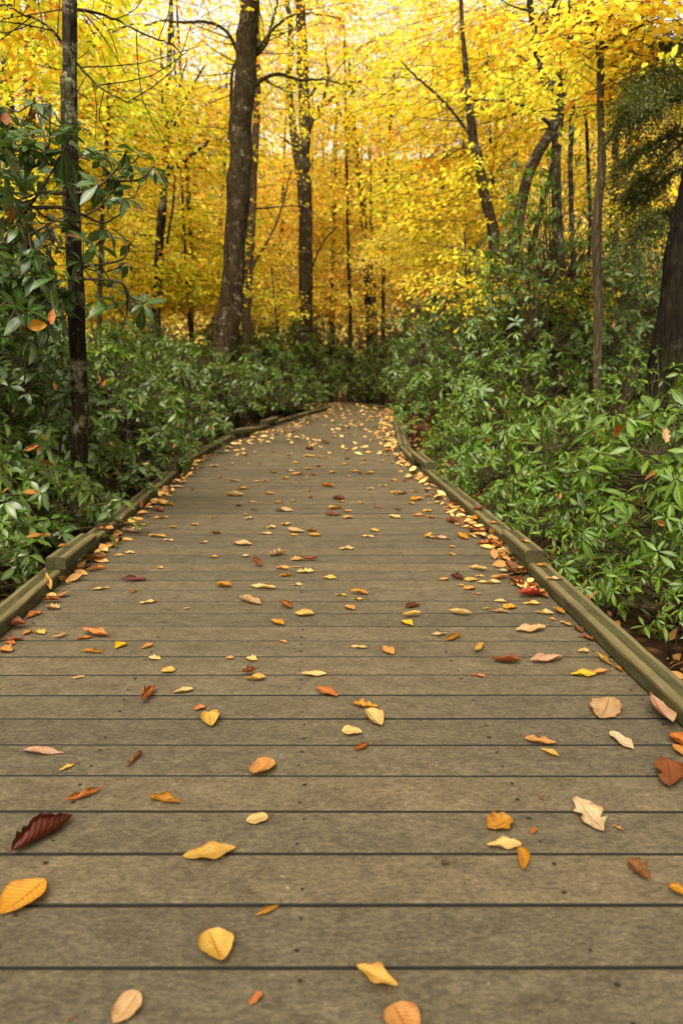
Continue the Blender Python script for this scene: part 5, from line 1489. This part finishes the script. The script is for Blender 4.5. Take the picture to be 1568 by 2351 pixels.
# unseen tree added behind the viewpoint so that its crown shades the nearest boards
bt = tag(empty('beech_tree', (-2.7, -2.6, float(ground_z(-2.7, -2.6)))), 'unseen yellow tree added behind the viewpoint to shade the nearest boards', 'tree', GT)
ft_ = np.array([-2.7, -2.6, float(ground_z(-2.7, -2.6))])
tb = Buf(); S = smooth_path([(0, 0, -.05, .19), (.05, .02, 1.5, .15), (-.05, .1, 3.5, .13), (.25, .05, 6, .09), (.3, 0, 8.5, .03)], 40)
tube(tb, S[:, :3], S[:, 3], 12, .06); obj('trunk', tb.mesh('trunk', [M_BARK]), bt)
for e_ in [(2.0, -1.2, 5.6), (3.6, .1, 5.9), (4.8, -1.4, 6.1), (.6, 1.2, 5.8)]:
    bb = Buf(); Pq = smooth_path([(0, .1, 3.6), (e_[0] * .5, e_[1] * .5, 4.9), e_], 14); tube(bb, Pq, np.linspace(.06, .012, 14), 7, .05)
    obj('branch', bb.mesh('branch', [M_BARK]), bt)
fol, tw = Buf(), Buf()
sprays(fol, tw, (ft_ + [2.4, -.9, 6.1], 3.4, 1.7, .8), 190, .55, .09, 30, ft_ + [0, 0, 5])
o = obj('crown', crown_mesh(fol, tw), bt); o.location = tuple(-ft_); o.color = (*YEL, 1)

# yellow saplings over the right-hand shrubs
for (lab, px, Yv, cr, colr, th) in [
    ('yellow leaved sapling over the shrubs right of the bend', [(1230, 900, 7), (1225, 760, 6), (1215, 680, 5)], 9.6, [(1190, 690, 170, 60, 1.0, 30), (1300, 660, 120, 50, 1.0, 16)], (.85, .68, .04), 1.9),
    ('small yellow sapling between the tan trunk and the big trunk', [(1440, 820, 6), (1450, 640, 6), (1470, 520, 5)], 10.0, [(1490, 500, 85, 75, .8, 36)], YEL, 2.9),
    ('yellow leaved sapling low behind the slim tan trunk', [(1330, 860, 6), (1340, 740, 5), (1350, 690, 5)], 10.2, [(1370, 690, 100, 60, .8, 18)], (.85, .68, .04), 1.9),
    ('yellow sapling with thin leaf layers left of the tall right hand rhododendron', [(1080, 860, 6), (1076, 700, 5), (1070, 620, 4)], 10.5, [(1060, 640, 110, 60, 1.0, 26)], YEL, 2.6),
    ('yellow sapling beside the foot of the slim trunk behind the leaning one', [(640, 820, 6), (636, 740, 5), (630, 690, 4)], 14.5, [(630, 690, 90, 50, 1.2, 24)], LIME, 2.6),
]:
    tree('sapling', lab, px, Yv, M_TWIG, crowns=cr, color=colr, top_h=th, group='yellow saplings among the shrubs', sides=6, cat='sapling', per=34, rad=.5, near=True, leafL=.066, tilt=.32)

# the conifer: a big ridged trunk at the right edge with dark needle boughs
Yc = 6.2
P = trunk_path([(1552, 1000, 152), (1554, 890, 132), (1566, 720, 112), (1584, 560, 100), (1606, 430, 92), (1640, 200, 84)], Yc, top_h=9)
foot = P[0, :3].copy(); foot[2] += .05
con = tag(empty('conifer', tuple(foot)), 'big dark ridged conifer trunk with drooping needle boughs at the right edge', 'tree')
tb = Buf(); S = smooth_path(P, 70); tube(tb, S[:, :3], S[:, 3], 28, .075)
o = obj('trunk', tb.mesh('trunk', [M_BARK_RED]), con); o.location = tuple(-foot)
for b_ in [[(1600, 470, 10, 0), (1550, 480, 7, -.4), (1500, 500, 5, -.6), (1460, 540, 3, -.7)], [(1630, 220, 10, 0), (1570, 200, 8, -.6), (1500, 215, 6, -.9), (1435, 250, 4, -1.0)], [(1620, 330, 12, 0), (1560, 310, 8, -.2), (1500, 330, 6, -.4), (1430, 380, 4, -.5)], [(1625, 250, 12, 0), (1560, 230, 8, .2), (1490, 240, 6, .3), (1440, 270, 4, .3)],
           [(1630, 180, 12, 0), (1580, 150, 8, -.3), (1520, 160, 6, -.5), (1470, 190, 4, -.6)], [(1610, 400, 10, 0), (1560, 390, 7, .3), (1500, 430, 5, .4), (1440, 460, 3, .4)],
           [(1600, 300, 10, 0), (1550, 340, 7, .5), (1490, 400, 5, .6), (1455, 430, 3, .6)], [(1640, 110, 10, 0), (1590, 90, 7, .2), (1540, 100, 5, .2), (1500, 130, 3, .2)]]:
    bb = Buf(); fb = Buf()
    pts = np.array([[*at(x, y_, Yc + .8 + dy), w * .5 * Yc / F] for (x, y_, w, dy) in b_])
    pts[0, :3] = at(b_[0][0], b_[0][1], Yc)
    S = smooth_path(pts, 26); tube(bb, S[:, :3], S[:, 3], 6, .05)
    tips = []
    for q in range(5, 26):
        for s_ in (-1, 1):
            dv = S[min(q + 1, 25), :3] - S[q - 1, :3]; dv /= np.linalg.norm(dv)
            hd = np.cross(dv, [0, 0, 1]); e = S[q, :3] + (hd * s_ + dv * .8) * random.uniform(.10, .38) * (1.15 - q / 45) + [0, random.uniform(-.15, .15), random.uniform(-.28, .1)]
            Q = smooth_path([S[q, :3], (S[q, :3] + e) / 2 + [0, 0, .02], e], 10)
            tube(bb, Q[::3], np.linspace(.003, .0015, len(Q[::3])), 3)
            tips.append(Q)
    Q = np.concatenate([np.repeat(t[1:], 9, 0) for t in tips])
    dd = np.concatenate([np.repeat(norm(np.diff(t, axis=0)), 9, 0) for t in tips])
    m = len(Q)
    D = dd * .8 + rng.normal(0, .75, (m, 3)) * [1, 1, .5]
    rhomb_batch(fb, Q + rng.normal(0, .03, (m, 3)), D, np.array([0, 0, 1.]) + rng.normal(0, .4, (m, 3)), rng.uniform(.02, .05, m), rng.uniform(.004, .008, m), rng.uniform(0, .7, m))
    o = obj('bough', bb.mesh('bough', [M_BARK_RED]), con); o.location = tuple(-foot)
    nd = obj('needles', fb.mesh('needles', [M_NEEDLE]), o)

# ------------------------------------------------------------------ far wood (one uncountable mass)
ff, ft = Buf(), Buf()
for q in range(120):
    y_ = random.uniform(25, 62); x = random.uniform(-.55, .55) * y_
    g = float(ground_z(x, y_)); hh = random.uniform(5, 9)
    lean = rng.normal(0, .5, 2)
    Pp = smooth_path([(x, y_, g - .2), (x + lean[0] * .4, y_, g + hh * .5), (x + lean[0], y_ + lean[1], g + hh)], 8)
    tube(ft, Pp, np.linspace(random.uniform(.08, .2), .03, 8), 5, .05, random.random())
tag(obj('far_trunks', ft.mesh('far_trunks', [M_BARK_TAN])), 'slim grey trunks of the distant wood on the slope', 'far wood', kind='stuff')
n = 2700
y_ = rng.uniform(24, 60, n); x = rng.uniform(-.56, .56, n) * y_
g = ground_z(x, y_)
z = g + rng.uniform(.5, 7.5, n) * rng.uniform(.3, 1, n)
C = np.stack([x, y_, z], -1)
per = 26
idx = np.repeat(np.arange(n), per); k = n * per
Pp = C[idx] + rng.normal(0, 1, (k, 3)) * [.9, .9, .28]
an = rng.uniform(0, 6.28, k)
D = np.stack([np.cos(an), np.sin(an), rng.normal(-.3, .4, k)], -1)
N = np.stack([rng.normal(0, .6, k), rng.normal(-.1, .6, k), np.ones(k)], -1)
L = rng.uniform(.10, .22, k)
rhomb_batch(ff, Pp, D, N, L, L * .33, np.clip(rng.normal(.5, .28, n)[idx] + rng.normal(0, .12, k), 0, 1))
fo = tag(obj('far_foliage', ff.mesh('far_foliage', [M_AUT])), 'distant mass of golden and orange autumn leaves on the slope', 'far wood', kind='stuff')
fo.color = (.97, .78, .17, 1)  # less saturated than the near crowns, distance haze put into the colour

# ------------------------------------------------------------------ light, sky, camera
SUN_EL, SUN_AZ = math.radians(56), math.radians(200)   # azimuth measured from +Y towards +X
w = bpy.data.worlds.new('World'); scene.world = w; w.use_nodes = True
nt = w.node_tree; nt.nodes.clear()
sky = nt.nodes.new('ShaderNodeTexSky'); sky.sky_type = 'NISHITA'; sky.sun_disc = False
sky.sun_elevation = SUN_EL; sky.sun_rotation = SUN_AZ
sky.air_density = 1.0; sky.dust_density = 5.0; sky.ozone_density = 1.0
hs = nt.nodes.new('ShaderNodeHueSaturation'); hs.inputs['Saturation'].default_value = .03; hs.inputs['Value'].default_value = 2.7
mxw = nt.nodes.new('ShaderNodeMix'); mxw.data_type = 'RGBA'; mxw.blend_type = 'MULTIPLY'; mxw.inputs[0].default_value = 1.0
mxw.inputs[7].default_value = (1.0, .95, .82, 1)
bg = nt.nodes.new('ShaderNodeBackground'); bg.inputs['Strength'].default_value = .15
wo = nt.nodes.new('ShaderNodeOutputWorld')
nt.links.new(sky.outputs[0], hs.inputs['Color']); nt.links.new(hs.outputs[0], mxw.inputs[6])
nt.links.new(mxw.outputs[2], bg.inputs['Color']); nt.links.new(bg.outputs[0], wo.inputs['Surface'])

sd = bpy.data.lights.new('sun', 'SUN'); sd.energy = 3.4; sd.angle = math.radians(40); sd.color = (1.0, .93, .80)
so = bpy.data.objects.new('sun', sd); COL.objects.link(so)
dirv = Vector((math.sin(SUN_AZ) * math.cos(SUN_EL), math.cos(SUN_AZ) * math.cos(SUN_EL), math.sin(SUN_EL)))
so.rotation_euler = dirv.to_track_quat('Z', 'Y').to_euler(); so.location = dirv * 30

cam = bpy.data.cameras.new('camera'); co = bpy.data.objects.new('camera', cam); COL.objects.link(co)
co.location = (0, 0, CAMZ); co.rotation_euler = (PI / 2 - TH, 0, 0)
cam.sensor_fit = 'VERTICAL'; cam.sensor_height = 36.0; cam.sensor_width = 24.0
cam.lens = F / 2351.0 * 36.0
cam.clip_start = .05; cam.clip_end = 600
cam.dof.use_dof = True; cam.dof.focus_distance = 2.5; cam.dof.aperture_fstop = 3.2
scene.camera = co

scene.view_settings.view_transform = 'Standard'; scene.view_settings.look = 'None'
scene.view_settings.exposure = 0; scene.view_settings.gamma = 1
cy = scene.cycles
cy.use_denoising = True
try: cy.denoiser = 'OPENIMAGEDENOISE'
except Exception: pass
cy.max_bounces = 10; cy.diffuse_bounces = 8; cy.glossy_bounces = 2; cy.transmission_bounces = 5; cy.transparent_max_bounces = 8
cy.caustics_reflective = False; cy.caustics_refractive = False
